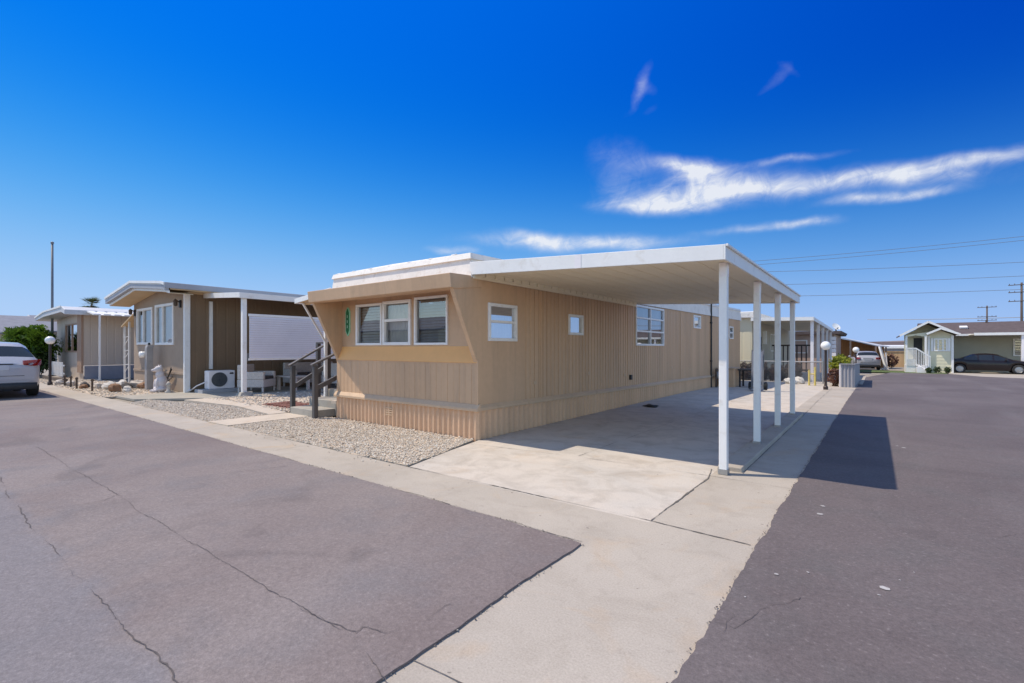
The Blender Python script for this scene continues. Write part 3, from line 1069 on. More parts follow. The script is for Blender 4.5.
# number plaque
mb = MB()
mb2 = MB()
for m_, w_, h_, o_ in ((mb, 0.075, 0.285, 0.015), (mb2, 0.048, 0.25, 0.022)):
    pts = []
    for i in range(24):
        a = 2 * PI * i / 24
        zz = math.sin(a) * h_
        xx = math.cos(a) * w_
        if abs(zz) < h_ * 0.75:
            xx = math.copysign(w_, xx) * (0.92 + .08 * abs(math.cos(a)))
        pts.append((-8.28 + xx, RY, 1.92 + zz))
    m_.extr(pts, (0, -o_, 0))
pl = mb.build('number_plaque', 'green_edge', home)
mb2.build('plaque_face', 'green_plaque', pl)
for z in (2.02, 1.92, 1.82):
    mb = MB()
    mb.box(-8.288, -8.272, RY - 0.026, RY - 0.0222, z - 0.028, z + 0.028)
    mb.build('plaque_mark', 'digit', pl)
# pipe and cable run on the side, vents
mb = MB()
mb.cyl((HX1 + 0.04, 18.25, -0.05), (HX1 + 0.04, 18.25, 3.02), 0.028, n=8)
mb.box(HX1, HX1 + 0.07, 18.20, 18.30, 0.9, 0.95)
mb.box(HX1, HX1 + 0.07, 18.20, 18.30, 2.3, 2.35)
mb.build('drain_pipe', 'dark', home)
mb = MB()
mb.box(HX1, HX1 + 0.05, 11.02, 11.12, 0.62, 0.74)
mb.build('outlet_box', 'dark', home, bevel=0.006)
mb = MB()
for z in (0.2, 0.24, 0.28, 0.32):
    mb.box(-6.98, -6.78, HY0 - 0.024, HY0 - 0.006, z, z + 0.02)
mb.build('skirting_vent', 'tan_trim', home)

# ------------------------------------------------------------------ carport
cp = thing('carport', 'white flat carport on four square posts beside the tan home', 'carport', (-1.33, 8.5, 0))
CY0, CY1, CX1 = 5.26, 11.35, -1.25


def cz(x):      # roof pan falls gently to the street side
    return 2.60 + (x - HX1) * (2.405 - 2.60) / (CX1 - HX1)


mb = MB()
xi = HX1 + 0.04
nx = 12
for i in range(nx):     # W-pan ribs run along the length
    a, b = lerp(xi, CX1 - .03, i / nx), lerp(xi, CX1 - .03, (i + 1) / nx)
    for s0, s1, dz in ((0, .9, 0.0), (.9, 1.0, -0.006)):
        xa, xb = lerp(a, b, s0), lerp(a, b, s1)
        mb.add([(xa, CY0 + .02, cz(xa) - .06 + dz), (xb, CY0 + .02, cz(xb) - .06 + dz), (xb, CY1 - .02, cz(xb) - .06 + dz), (xa, CY1 - .02, cz(xa) - .06 + dz),
                (xa, CY0 + .02, cz(xa) + .02), (xb, CY0 + .02, cz(xb) + .02), (xb, CY1 - .02, cz(xb) + .02), (xa, CY1 - .02, cz(xa) + .02)],
               [(0, 3, 2, 1), (4, 5, 6, 7), (0, 1, 5, 4), (1, 2, 6, 5), (2, 3, 7, 6), (3, 0, 4, 7)])
mb.build('roof_panel', 'cream_under', cp)
for (a, b, yy) in ((HX1 - 0.02, CX1, CY0), (HX1 + 0.05, CX1, CY1)):
    mb = MB()
    mb.add([(a, yy, cz(a) - .105), (b, yy, cz(b) - .085), (b, yy, cz(b) + .075), (a, yy, cz(a) + .085),
            (a, yy + .02, cz(a) - .105), (b, yy + .02, cz(b) - .085), (b, yy + .02, cz(b) + .075), (a, yy + .02, cz(a) + .085)],
           [(0, 1, 2, 3), (7, 6, 5, 4), (0, 4, 5, 1), (1, 5, 6, 2), (2, 6, 7, 3), (3, 7, 4, 0)])
    mb.build('fascia', 'white', cp, bevel=0.004)
mb = MB()
mb.box(CX1, CX1 + .02, CY0 - .001, CY1 + .021, cz(CX1) - .086, cz(CX1) + .076)
mb.box(CX1 + .02, CX1 + .045, CY0, CY1 + .02, cz(CX1) + .052, cz(CX1) + .078)
mb.build('gutter_beam', 'white', cp, bevel=0.004)
for y in (7.9, 10.1):
    mb = MB()
    mb.box(CX1 + .019, CX1 + .0235, y - .05, y + .05, cz(CX1) - .084, cz(CX1) + .05)
    mb.build('fascia_joint', 'slat', cp)
mb = MB()
mb.box(-3.02, -2.93, CY0 - .004, CY0 + .01, cz(-2.97) - .094, cz(-2.97) + .078)
mb.build('fascia_joint', 'slat', cp)
# hanger rail against the home with a scalloped lip
mb = MB()
n = 26
for i in range(n):
    ya, yb_ = lerp(CY0 + .05, CY1, i / n), lerp(CY0 + .05, CY1, (i + 0.86) / n)
    mb.box(HX1 + 0.012, HX1 + 0.07, ya, yb_, 2.485, 2.54)
mb.box(HX1 + 0.014, HX1 + 0.055, CY0 + .03, CY1, 2.44, 2.4845)
mb.build('hanger_rail', 'cream_under', cp)
for i, y in enumerate((5.62, 7.5, 9.3, 11.15)):
    mb = MB()
    x = -1.335
    top = cz(x) - 0.062
    mb.box(x - .042, x + .042, y - .042, y + .042, 0.0 if i == 0 else 0.05, top)
    p = mb.build('post', 'white', cp, bevel=0.006)
    mb = MB()
    mb.box(x - .050, x + .050, y - .050, y + .050, 0.005 if i == 0 else 0.052, 0.06 if i == 0 else 0.075)
    mb.build('post_shoe', 'metal', p)
    mb = MB()
    mb.box(x + .042, x + .047, y - .03, y + .03, top - .16, top - .005)
    mb.box(x - .03, x + .03, y - .047, y - .042, top - .16, top - .005)
    for zz in (top - .13, top - .05):
        mb.cyl((x + .047, y, zz), (x + .053, y, zz), .008, n=8)
        mb.cyl((x, y - .047, zz), (x, y - .053, zz), .008, n=8)
    mb.build('bracket', 'slat', p)
mb = MB()
mb.extr([(-1.46, 5.80, -0.02), (-1.18, 5.80, -0.02), (-1.19, 5.80, 0.052), (-1.44, 5.80, 0.052)], (0, 5.75, 0))
struct('kerb', mb, 'concrete', bevel=0.01)

# ------------------------------------------------------------------ entry steps, rails and awning
st = thing('entry_steps', 'concrete block steps with dark handrails at the left of the tan home', 'steps', (-9.4, 5.9, 0))
for i, (ya, yb_, z, xa, xb) in enumerate(((5.14, 5.62, 0.155, -9.84, -8.84), (5.56, 6.05, 0.31, -9.84, -8.80), (6.05, 7.6, 0.47, -9.9, -8.62))):
    mb = MB()
    mb.box(xa, xb, ya, yb_, 0.0, z)
    mb.build('step', 'concrete_block', st, bevel=0.012)
mb = MB()
mb.box(-8.80, -8.62, 5.45, 6.05, 0.27, 0.33)
mb.build('landing_lip', 'pale_path', st)
posts = [(-10.0, 5.28, 0.02, 1.02), (-8.80, 5.10, 0.0, 1.06), (-10.0, 6.12, 0.0, 1.50), (-10.42, 6.12, 0.0, 1.52), (-8.80, 6.02, 0.3, 1.47)]
for x, y, z, t_ in posts:
    mb = MB()
    mb.box(x - .043, x + .043, y - .043, y + .043, z, t_)
    mb.build('rail_post', 'rail', st, bevel=0.006)
for (a, b) in (((-10.0, 5.2, 1.02), (-10.0, 6.14, 1.53)), ((-8.80, 5.02, 1.06), (-8.80, 6.1, 1.52))):
    mb = MB()
    mb.bar(a, b, 0.085, 0.04)
    mb.build('handrail', 'rail_top', st, bevel=0.006)
    mb = MB()
    off = Vector((0, 0, -0.5))
    mb.bar(Vector(a) + off + Vector((0, .1, .04)), Vector(b) + off, 0.05, 0.09)
    mb.build('lower_rail', 'rail', st, bevel=0.006)
mb = MB()
mb.bar((-10.45, 6.12, 1.52), (-9.95, 6.12, 1.52), 0.09, 0.04)
mb.build('landing_rail', 'rail', st, bevel=0.005)
mb = MB()
for i in range(5):
    y = 6.3 + i * 0.26
    mb.box(-9.92, -9.89, y, y + .03, 0.47, 1.45)
mb.build('baluster', 'rail', st)

aw = thing('entry_awning', 'small white metal awning over the steps of the tan home', 'awning', (-9.3, 6, 2.4))
mb = MB()
n = 9
AY0, AY1 = 5.32, 7.6
for i in range(n):
    ya, yb_ = lerp(AY0, AY1, i / n), lerp(AY0, AY1, (i + 1) / n)
    for s0, s1, dz in ((0, .45, 0), (.5, .95, -0.03)):
        y0_, y1_ = lerp(ya, yb_, s0), lerp(ya, yb_, s1 + .05)
        mb.extr([(-8.56, y0_, 2.56 + dz), (-9.86, y0_, 2.40 + dz), (-9.86, y0_, 2.372 + dz), (-8.56, y0_, 2.532 + dz)], (0, y1_ - y0_, 0))
mb.build('awning_panel', 'beige_awning', aw)
mb = MB()
mb.extr([(-8.58, AY0 - .03, 2.60), (-9.93, AY0 - .03, 2.46), (-9.93, AY0 - .03, 2.36), (-8.58, AY0 - .03, 2.49)], (0, 0.025, 0))
mb.box(-9.95, -9.93, AY0 - .03, AY1, 2.355, 2.465)
mb.build('awning_fascia', 'white', aw, bevel=0.004)
mb = MB()
mb.box(-10.3 + .42 - .03, -10.3 + .42 + .03, 5.95, 6.01, 0.0, 2.38)
mb.build('awning_post', 'white', aw)
mb = MB()
mb.bar((-9.80, 5.40, 2.36), (-9.87, 5.96, 1.55), 0.035)
mb.build('brace', 'white', aw)

# ------------------------------------------------------------------ neighbour home to the left
NX0, NX1, NY0, NY1 = -22.3, -17.08, 5.60, 19.0
nb = thing('neighbour_home', 'taupe mobile home with two white framed windows and deep front eave', 'mobile home', (-19.7, 10, 0))
mb = MB()
w1, w2 = (-21.85, -20.15, 1.52, 2.84), (-19.85, -18.1, 1.50, 2.88)
ribwall(mb, (NX0, NY0), (NX1, NY0), -0.02, 3.45, [(0, 0), (.5, 0)], 9, [(a - NX0 + .01, b - NX0 - .01, c + .01, d - .01) for a, b, c, d in (w1, w2)], None, 3.3)
mb.build('front_wall', 'nb_front', nb, recalc=False)
mb = MB()
ribwall(mb, (NX1, NY0), (NX1, NY1), -0.02, 3.3, GROOVE, 0.30)
mb.quad((NX1, NY1, 0), (NX0, NY1, 0), (NX0, NY1, 3.4), (NX1, NY1, 3.4))
ribwall(mb, (NX0, NY1), (NX0, NY0), -0.02, 3.4, GROOVE, 0.30)
mb.build('side_wall', 'nb_side', nb, recalc=False)
mb = MB()
mb.box(NX0 + .05, NX1 - .05, NY0 - 0.035, NY0 + .02, 0.56, 0.63)
mb.build('belt_trim', 'nb_front', nb)
mb = MB()
mb.box(NX1 - .02, NX1 + .085, NY0 - .07, NY0 + .09, 0, 3.125)
mb.build('corner_board', 'white', nb, bevel=0.008)
for k, (a, b, c, d) in enumerate((w1, w2)):
    window(nb, (a, NY0), (b, NY0), c, d, 0.085, 0.04, bars=(0.42,), glass='glass', back='blind' if k else 'screen')
# roof
mb = MB()
prof = [(-22.75, 3.26), (-19.7, 3.62), (-16.75, 3.36), (-16.45, 3.30)]
OY = 4.85
bot = [(x, z - .10) for x, z in prof]
mb.extr([(x, OY, z) for x, z in prof] + [(x, OY, z) for x, z in reversed(bot)], (0, NY1 - OY + .4, 0))
mb.build('roof', 'nb_roof', nb, bevel=0.01)
mb = MB()
mb.extr([(x, OY - .03, z + .02) for x, z in prof] + [(x, OY - .03, z - .055) for x, z in reversed(prof)], (0, .03, 0))
mb.extr([(x + (.10 if i == 0 else 0), OY + .10, z - .215) for i, (x, z) in enumerate(prof)] + [(x + (.10 if i == 3 else 0), OY + .10, z - .29) for i, (x, z) in enumerate(reversed(prof))], (0, .03, 0))
mb.build('white_edge', 'white', nb)
mb = MB()
mb.extr([(x, OY + .0, z - .101) for x, z in prof] + [(x, OY + .0, z - .214) for x, z in reversed(prof)], (0, .11, 0))
mb.box(-16.45, -16.42, OY, NY1, 3.16, 3.32)
mb.build('grey_fascia', 'grey_paint', nb)
mb = MB()
mb.extr([(x, OY + .131, z - .27) for x, z in prof] + [(x, OY + .131, z - .29) for x, z in reversed(prof)], (0, NY0 - OY - .14, 0))
mb.box(-17.12, -16.46, OY + .14, NY1, 3.13, 3.158)
mb.box(-17.12, -17.06, NY0 + .1, NY1, 3.10, 3.32)
mb.build('soffit', 'beige_awning', nb)
for x, z in ((-22.12, 2.72), (-17.50, 2.80)):
    mb = MB()
    mb.box(x - .05, x + .05, NY0 - .05, NY0, z - .12, z + .12)
    mb.cyl((x, NY0 - .05, z + .05), (x, NY0 - .17, z + .14), 0.018, n=8)
    wl = mb.build('wall_lamp', 'dark', nb)
    mb = MB()
    mb.lathe((x, NY0 - .15, z - .08), [(0.02, 0.22), (0.06, 0.17), (0.05, 0.02), (0.02, 0.0)], 10)
    mb.build('lamp_shade', 'stake', wl)
mb = MB()
mb.box(NX1 + .0, NX1 + .075, 6.24, 6.33, 0.72, 2.9)
mb.build('conduit', 'white', nb, bevel=0.004)
mb = MB()
mb.box(NX1, NX1 + .10, 7.30, 7.48, 0.95, 1.22)
mb.build('switch_box', 'meter', nb, bevel=0.008)

# its patio cover with the hanging slat screen
pc = thing('patio_cover', 'white sloped patio cover on the side of the taupe home', 'patio cover', (-14.6, 9, 0))
mb = MB()
mb.extr([(NX1 + .02, 6.10, 3.12), (-14.5, 6.10, 2.97), (-14.5, 6.10, 2.93), (NX1 + .02, 6.10, 3.08)], (0, 10.5, 0))
mb.build('roof_panel', 'nb_roof', pc)
mb = MB()
mb.extr([(NX1 + .02, 6.07, 3.15), (-14.5, 6.07, 3.00), (-14.5, 6.07, 2.85), (NX1 + .02, 6.07, 2.99)], (0, .03, 0))
mb.box(-14.5, -14.46, 6.07, 16.6, 2.84, 3.0)
mb.build('fascia', 'white', pc, bevel=0.005)
for y in (6.25, 11.2, 16.2):
    mb = MB()
    mb.box(-14.665, -14.545, y - .06, y + .06, 0.0, 2.92)
    p = mb.build('post', 'white', pc, bevel=0.008)
    mb = MB()
    mb.extr([(-14.80, y - .19, 0.0), (-14.42, y - .19, 0.0), (-14.5, y - .11, 0.12), (-14.72, y - .11, 0.12)], (0, .32, 0))
    mb.build('footing', 'concrete_block', p, bevel=0.01)
ss = thing('slat_screen', 'white horizontal slat screen hanging from the patio cover', 'screen', (-14.6, 8.7, 1.4))
mb = MB()
n = 18
for i in range(n):
    z = lerp(1.10, 2.33, i / n)
    mb.extr([(-14.515, 6.36, z), (-14.515, 6.36, z + .066), (-14.505, 6.36, z + .062), (-14.462, 6.36, z)], (0, 4.72, 0))
mb.build('slat_panel', 'slat', ss)
mb = MB()
mb.box(-14.54, -14.48, 6.34, 11.10, 2.33, 2.40)
mb.box(-14.54, -14.48, 6.34, 11.10, 1.04, 1.10)
mb.build('screen_rail', 'white', ss)

# heat pump
ac = thing('air_conditioner', 'white outdoor air conditioner unit on a pad by brown siding', 'air conditioner', (-16.6, 6.4, 0))
mb = MB()
mb.box(-16.72, -16.38, 5.98, 6.74, 0.12, 0.69)
cb = mb.build('casing', 'slat', ac, bevel=0.02)
mb = MB()
mb.lathe((-16.378, 6.28, 0.41), [(0.225, 0.0), (0.225, 0.02), (0.205, 0.02), (0.205, 0.002), (0.0, 0.002)], 28, 'x')
for k in range(7):
    a = k * PI / 7
    mb.bar((-16.36, 6.28 - .20 * math.cos(a), .41 - .20 * math.sin(a)), (-16.36, 6.28 + .20 * math.cos(a), .41 + .20 * math.sin(a)), 0.012)
mb.build('fan_grille', 'fan', cb)
mb = MB()
mb.box(-16.38, -16.372, 6.58, 6.69, 0.57, 0.62)
mb.build('badge', 'dark', cb)
mb = MB()
mb.box(-16.85, -16.22, 5.75, 7.0, 0.0, 0.115)
mb.build('pad', 'grey_paint', ac, bevel=0.01)
mb = MB()
mb.tube([(-16.5, 5.95, .35), (-16.7, 5.75, .22), (-16.95, 5.72, .10), (-17.0, 5.6, .05)], 0.02)
mb.build('hose', 'slat', ac, smooth=True)

# wicker furniture under the cover
def wicker_seat(name, label, x, y, w, d, rz, cat):
    t = thing(name, label, cat, (x, y, 0.02), rz, world=False)
    mb = MB()
    mb.box(-w / 2, w / 2, -d / 2, d / 2, 0.16, 0.40)
    for sx in (-1, 1):
        for sy in (-1, 1):
            cx, cy = sx * (w / 2 - .04), sy * (d / 2 - .04)
            mb.box(cx - .03, cx + .03, cy - .03, cy + .03, 0.0, 0.16)
    mb.build('seat_frame', 'wicker', t, bevel=0.02)
    mb = MB()
    mb.box(-w / 2, w / 2, d / 2 - .12, d / 2, 0.402, 0.86)
    mb.build('backrest', 'wicker', t, bevel=0.03)
    for sx in (-1, 1):
        mb = MB()
        a, b = sorted((sx * w / 2, sx * (w / 2 - .12)))
        mb.box(a, b, -d / 2, d / 2 - .122, 0.402, 0.64)
        mb.build('armrest', 'wicker', t, bevel=0.025)
    mb = MB()
    mb.box(-w / 2 + .13, w / 2 - .13, -d / 2 + .01, d / 2 - .13, 0.402, 0.50)
    mb.build('seat_cushion', 'cushion', t, bevel=0.03)
    return t


wicker_seat('wicker_armchair', 'white wicker armchair at the left under the slat screen', -15.55, 7.05, 0.85, 0.8, R(130), 'armchair')
wicker_seat('wicker_sofa', 'white wicker sofa with dark cushion at the back of the patio', -16.3, 9.4, 1.9, 0.8, R(90), 'sofa')
wicker_seat('wicker_armchair', 'white wicker armchair nearest the dark handrails under the patio cover', -15.0, 9.6, 0.85, 0.8, R(200), 'armchair')
tb = thing('patio_table', 'low white wicker table between the patio seats', 'table', (-15.3, 8.1, 0.02), 0.2, world=False)
mb = MB()
mb.box(-.45, .45, -.3, .3, 0.42, 0.47)
mb.build('tabletop', 'wicker', tb, bevel=0.01)
for sx in (-1, 1):
    for sy in (-1, 1):
        mb = MB()
        mb.box(sx * .39 - .04, sx * .39 + .04, sy * .25 - .04, sy * .25 + .04, 0, 0.419)
        mb.build('leg', 'wicker', tb)

# garden statue: seated animal
sa = MB()
for c, r, sq in (((-18.05, 5.22, 0.10), 0.20, (1.2, 1.0, 0.55)), ((-18.05, 5.24, 0.30), 0.185, (0.95, 0.9, 1.4)), ((-18.05, 5.2, 0.55), 0.13, (0.95, 0.9, 1.3)),
                 ((-18.05, 5.17, 0.73), 0.115, (1.0, 1.05, 0.95)), ((-18.08, 5.05, 0.70), 0.06, (0.9, 1.4, 0.8)),
                 ((-18.14, 5.2, 0.80), 0.05, (0.6, 0.6, 1.6)), ((-17.96, 5.2, 0.80), 0.05, (0.6, 0.6, 1.6)),
                 ((-18.15, 5.10, 0.22), 0.055, (0.9, 0.9, 3.6)), ((-17.96, 5.10, 0.22), 0.055, (0.9, 0.9, 3.6)),
                 ((-18.17, 5.04, 0.05), 0.06, (0.9, 1.6, 0.7)), ((-17.94, 5.04, 0.05), 0.06, (0.9, 1.6, 0.7))):
    sa.ball(c, r, 14, 9, sq)
so = sa.build('garden_statue', 'statue', smooth=True)
rm = so.modifiers.new('remesh', 'REMESH')
rm.mode = 'VOXEL'
rm.voxel_size = 0.018
rm.use_smooth_shade = True
tag(so, 'white painted garden statue of a sitting dog by the taupe wall', 'statue')
mb = MB()
mb.lathe((-17.45, 5.25, 0.0), [(0.09, 0), (0.10, 0.05), (0.05, 0.09), (0.05, 0.22), (0.08, 0.26), (0.02, 0.36), (0, 0.36)], 12)
tag(mb.build('garden_ornament', 'rock_a', smooth=True), 'small stone ornament right of the white dog statue', 'ornament')

# utility pedestal
up = thing('utility_pedestal', 'grey electric meter pedestal standing before the taupe windows', 'utility post', (-19.3, 5.25, 0))
mb = MB()
mb.box(-19.41, -19.19, 5.16, 5.34, 0.0, 1.40)
mb.extr([(-19.41, 5.16, 1.40), (-19.19, 5.16, 1.40), (-19.19, 5.34, 1.40), (-19.41, 5.34, 1.40)], (0.0, 0.03, 0.10))
mb.build('cabinet', 'meter', up, bevel=0.012)
mb = MB()
mb.lathe((-19.48, 5.2, 1.18), [(0.0, -.16), (0.10, -.16), (0.105, -.02), (0.07, 0.0), (0, 0)], 16, 'y')
mb.build('meter_dial', 'globe', up, smooth=True)
mb = MB()
mb.cyl((-19.28, 5.25, 1.45), (-19.28, 5.25, 1.58), 0.05, 0.03, 10)
mb.build('weather_cap', 'dark', up)
mb = MB()
mb.box(-19.47, -19.412, 5.2, 5.3, 0.5, 0.95)
mb.build('side_box', 'white', up, bevel=0.006)
hs = MB()
for k, (z0, sag) in enumerate(((0.75, .45), (0.70, .30), (0.45, .15))):
    pts = []
    for i in range(15):
        t_ = i / 14
        pts.append((lerp(-19.15, -18.05, t_), 5.50 + 0.02 * k, z0 - sag * math.sin(PI * t_) + 0.02 * i / 14))
    hs.tube(pts, 0.016, 6)
tag(hs.build('garden_hose', 'dark', smooth=True), 'dark hose looped along the base of the taupe wall', 'hose')

# porch awning with posts between the taupe home and the third home
pa = thing('porch_awning', 'beige sloped porch awning on thin white posts', 'awning', (-23.5, 6.5, 0))
mb = MB()
mb.extr([(NX0 - .02, 5.75, 2.95), (-24.6, 5.75, 2.30), (-24.6, 5.75, 2.26), (NX0 - .02, 5.75, 2.91)], (0, 2.6, 0))
mb.build('awning_panel', 'beige_awning', pa)
for (x, y) in ((-24.5, 5.85), (-23.9, 5.85), (-24.5, 8.2), (-22.95, 5.85), (-24.2, 7.0)):
    mb = MB()
    mb.box(x - .03, x + .03, y - .03, y + .03, 0, 2.30 + (x + 24.6) * .28)
    mb.build('post', 'white', pa)
mb = MB()
for k in range(7):
    z = 0.15 + k * 0.28
    mb.bar((-24.47, 5.85, z), (-23.93, 5.85, z + .26 * (1 if k % 2 else .2)), 0.015)
mb.build('trellis', 'white', pa)

# ------------------------------------------------------------------ third home (far left)
TX0, TX1, TY0, TY1 = -33.4, -27.9, 5.2, 17
th = thing('third_home', 'pale tan mobile home with flat grey roof behind the flagpole', 'mobile home', (-30, 10, 0))
mb = MB()
ribwall(mb, (TX0, TY0), (TX1 - .0, TY0), -0.02, 3.0, [(0, 0), (.5, 0)], 9, [(2.0, 4.6, 1.2, 2.55)])
mb.build('front_wall', 'tan_pale', th, recalc=False)
mb = MB()
ribwall(mb, (TX1, TY0), (TX1, TY1), 0.62, 3.0, GROOVE, 0.28)
mb.build('side_wall', 'tan_pale', th, recalc=False)
mb = MB()
mb.box(TX1 - .75, TX1 + .02, TY0 - .08, TY0 - .004, 0.3, 3.0)
mb.build('corner_panel', 'tan_brown', th)
mb = MB()
mb.box(TX1 - .01, TX1 + .03, TY0 + .03, TY1, -0.02, 0.60)
mb.build('skirting', 'skirt_blue', th)
mb = MB()
mb.extr([(TX0 - .8, 4.5, 2.95), (TX0 + 1.4, 4.5, 3.16), (TX1 - .2, 4.5, 3.22), (TX1 + .45, 4.5, 3.05), (TX1 + .45, 4.5, 2.84), (TX1 - .2, 4.5, 2.96), (TX0 + 1.4, 4.5, 2.90), (TX0 - .8, 4.5, 2.78)], (0, TY1 - 4.4, 0))
mb.build('roof', 'nb_roof', th, bevel=0.02)
mb = MB()
mb.extr([(TX0 - .8, 4.47, 2.98), (TX0 + 1.4, 4.47, 3.19), (TX1 - .2, 4.47, 3.25), (TX1 - .2, 4.47, 3.17), (TX0 + 1.4, 4.47, 3.11), (TX0 - .8, 4.47, 2.91)], (0, .03, 0))
mb.build('white_edge', 'white', th)
window(th, (TX0 + 2.0, TY0), (TX0 + 4.6, TY0), 1.2, 2.55, 0.07, 0.03, bars=(0.5,), glass='glass_side', back='blind', frame='tan_brown')
ta = thing('side_awning', 'white scalloped metal awning on the pale tan home', 'awning', (-26.5, 7, 2.5))
mb = MB()
n = 10
for i in range(n):
    ya = 5.22 + i * 0.35
    mb.extr([(TX1 + .02, ya, 3.10), (-26.3, ya, 2.86), (-26.3, ya, 2.80), (TX1 + .02, ya, 3.04)], (0, 0.24, 0))
    mb.extr([(TX1 + .02, ya + .24, 3.06), (-26.3, ya + .24, 2.82), (-26.3, ya + .24, 2.80), (TX1 + .02, ya + .24, 3.04)], (0, 0.11, 0))
mb.build('awning_panel', 'white', ta)
mb = MB()
mb.box(-26.36, -26.30, 5.4, 5.46, 0, 2.80)
mb.build('post', 'white', ta)

# picket rail, lattice
pf = thing('picket_fence', 'low white picket fence in front of the pale tan home', 'fence', (-29, 4.6, 0))
mb = MB()
for i in range(10):
    x = -31.0 + i * .3
    mb.box(x, x + .09, 4.55, 4.58, 0.15, 0.78)
mb.build('picket_panel', 'white', pf)
mb = MB()
mb.box(-31.1, -28.1, 4.582, 4.62, 0.25, 0.31)
mb.box(-31.1, -28.1, 4.582, 4.62, 0.60, 0.66)
mb.build('rail', 'white', pf)
mb = MB()
for i in range(9):
    mb.bar((-33.3 + i * .2, 4.4, 0.25), (-33.1 + i * .2, 4.4, 1.1), 0.025)
    mb.bar((-33.1 + i * .2, 4.43, 0.25), (-33.3 + i * .2, 4.43, 1.1), 0.025)
mb.box(-33.4, -31.5, 4.38, 4.45, 0.2, 0.25)
mb.box(-33.4, -31.5, 4.38, 4.45, 1.1, 1.16)
tag(mb.build('lattice_panel', 'white'), 'low white lattice panel behind the lamp post on the left', 'lattice')
mb = MB()
mb.extr([(-33.5, 4.1, 0), (-26.2, 4.25, 0), (-26.2, 4.4, 0), (-33.5, 4.25, 0)], (0, 0, .14))
tag(mb.build('timber_edging', 'stake'), 'dark timber edging between gravel and the pale tan home', 'edging')

# flagpole
fp = thing('flagpole', 'tall bare grey flagpole rising above the left homes', 'flagpole', (-32.6, 4.9, 0))
mb = MB()
mb.cyl((-32.6, 4.9, 0), (-32.6, 4.9, 6.6), 0.06, 0.045, 12)
mb.build('pole', 'steel_pole', fp, smooth=True)
mb = MB()
mb.ball((-32.6, 4.9, 6.64), 0.07, 10, 6)
mb.build('finial', 'steel_pole', fp, smooth=True)
mb = MB()
mb.lathe((-32.6, 4.9, 0), [(0.16, 0), (0.16, 0.06), (0.09, 0.1), (0.08, 0.3)], 12)
mb.build('base_collar', 'steel_pole', fp)


# globe lamps
def globe_lamp(label, loc, h, r):
    t = thing('globe_lamp', label, 'street lamp', loc, 0, 'globe lamp posts', world=False)
    mb = MB()
    mb.lathe((0, 0, 0), [(0.0, 0), (0.075, 0), (0.075, 0.10), (0.05, 0.13), (0.042, 0.2), (0.040, h - 2 * r + .02), (0.06, h - 2 * r + .03), (0.06, h - 2 * r + .06), (0, h - 2 * r + .06)], 12)
    mb.build('post', 'lamp_post', t)
    mb = MB()
    mb.ball((0, 0, h - r), r, 18, 12)
    mb.build('globe', 'globe', t, smooth=True)
    return t


globe_lamp('globe lamp on a dark post beside the flagpole at left', (-24.75, 3.66, 0), 1.84, 0.15)
globe_lamp('globe lamp on a brown post beside the yellow pipes', (-1.38, 20.0, g(20)), 1.70, 0.155)
globe_lamp('globe lamp standing right beside the white far SUV', (-1.02, 39.5, g(39.5)), 1.78, 0.19)


# foliage
def foliage(mb, c, rad, n, size, seed=0, shell=0.45, flat=0.0):
    rr = np.random.default_rng(seed)
    for _ in range(n):
        d = rr.normal(size=3)
        d /= np.linalg.norm(d)
        k = shell + (1 - shell) * rr.random() ** 0.6
        lump = 0.78 + 0.42 * noise.noise(Vector((d[0] * 2.1 + seed, d[1] * 2.1, d[2] * 2.1)))
        p = Vector((c[0] + d[0] * rad[0] * k * lump, c[1] + d[1] * rad[1] * k * lump, c[2] + d[2] * rad[2] * k * lump))
        a = Vector(rr.normal(size=3)).normalized()
        b = a.orthogonal().normalized()
        s = size * rr.uniform(0.6, 1.3)
        q = a * s
        w = b * s * 0.38
        mb.add([p - q, p + w, p + q, p - w], [(0, 1, 2, 3)])


def bush(name, label, c, rad, n, size, leaf, seed=0, cat='shrub', stems=5, group=None, base=None):
    base = (c[0], c[1], g(c[1]) if base is None else base)
    t = thing(name, label, cat, base, 0, group)
    mb = MB()
    foliage(mb, c, rad, n, size, seed)
    mb.build('crown', leaf, t, recalc=False)
    mb = MB()
    for i in range(stems):
        a = 2 * PI * i / stems
        mb.cyl((base[0] + .06 * math.cos(a), base[1] + .06 * math.sin(a), base[2] - .02), (c[0] + rad[0] * .5 * math.cos(a), c[1] + rad[1] * .5 * math.sin(a), c[2] + rad[2] * .3), 0.025, 0.01, 6)
    mb.build('trunk', 'bark', t)
    return t


# the left bush: arching sago-like fronds
t = thing('cycad_bush', 'bright green bush of arching fronds behind the white car', 'shrub', (-32.0, 4.0, 0))
mb = MB()
rr = random.Random(4)
for k in range(130):
    az = rr.uniform(0, 2 * PI)
    el = rr.uniform(0.05, 1.25)
    L = rr.uniform(1.0, 1.75)
    d = Vector((math.cos(az) * math.cos(el), math.sin(az) * math.cos(el), math.sin(el)))
    side = d.cross(Vector((0, 0, 1))).normalized()
    p0 = Vector((-32.0, 4.0, 1.75)) + d * 0.1
    nseg = 11
    for i in range(nseg):
        t0 = i / nseg
        p = p0 + d * L * t0 - Vector((0, 0, 0.75 * L * t0 * t0))
        for s in (-1, 1):
            l_ = 0.26 * (1 - abs(t0 - .4) * 1.2)
            tip = p + side * s * l_ + d * 0.14 + Vector((0, 0, 0.05 - .04 * rr.random()))
            w = d * 0.035
            mb.add([p - w, p + w, tip], [(0, 1, 2)])
mb.build('fronds', 'leaf_green', t, recalc=False)
mb = MB()
foliage(mb, (-32.0, 4.0, 1.45), (1.25, 1.15, 1.15), 2600, .15, 77)
mb.build('inner_foliage', 'leaf_green', t, recalc=False)
mb = MB()
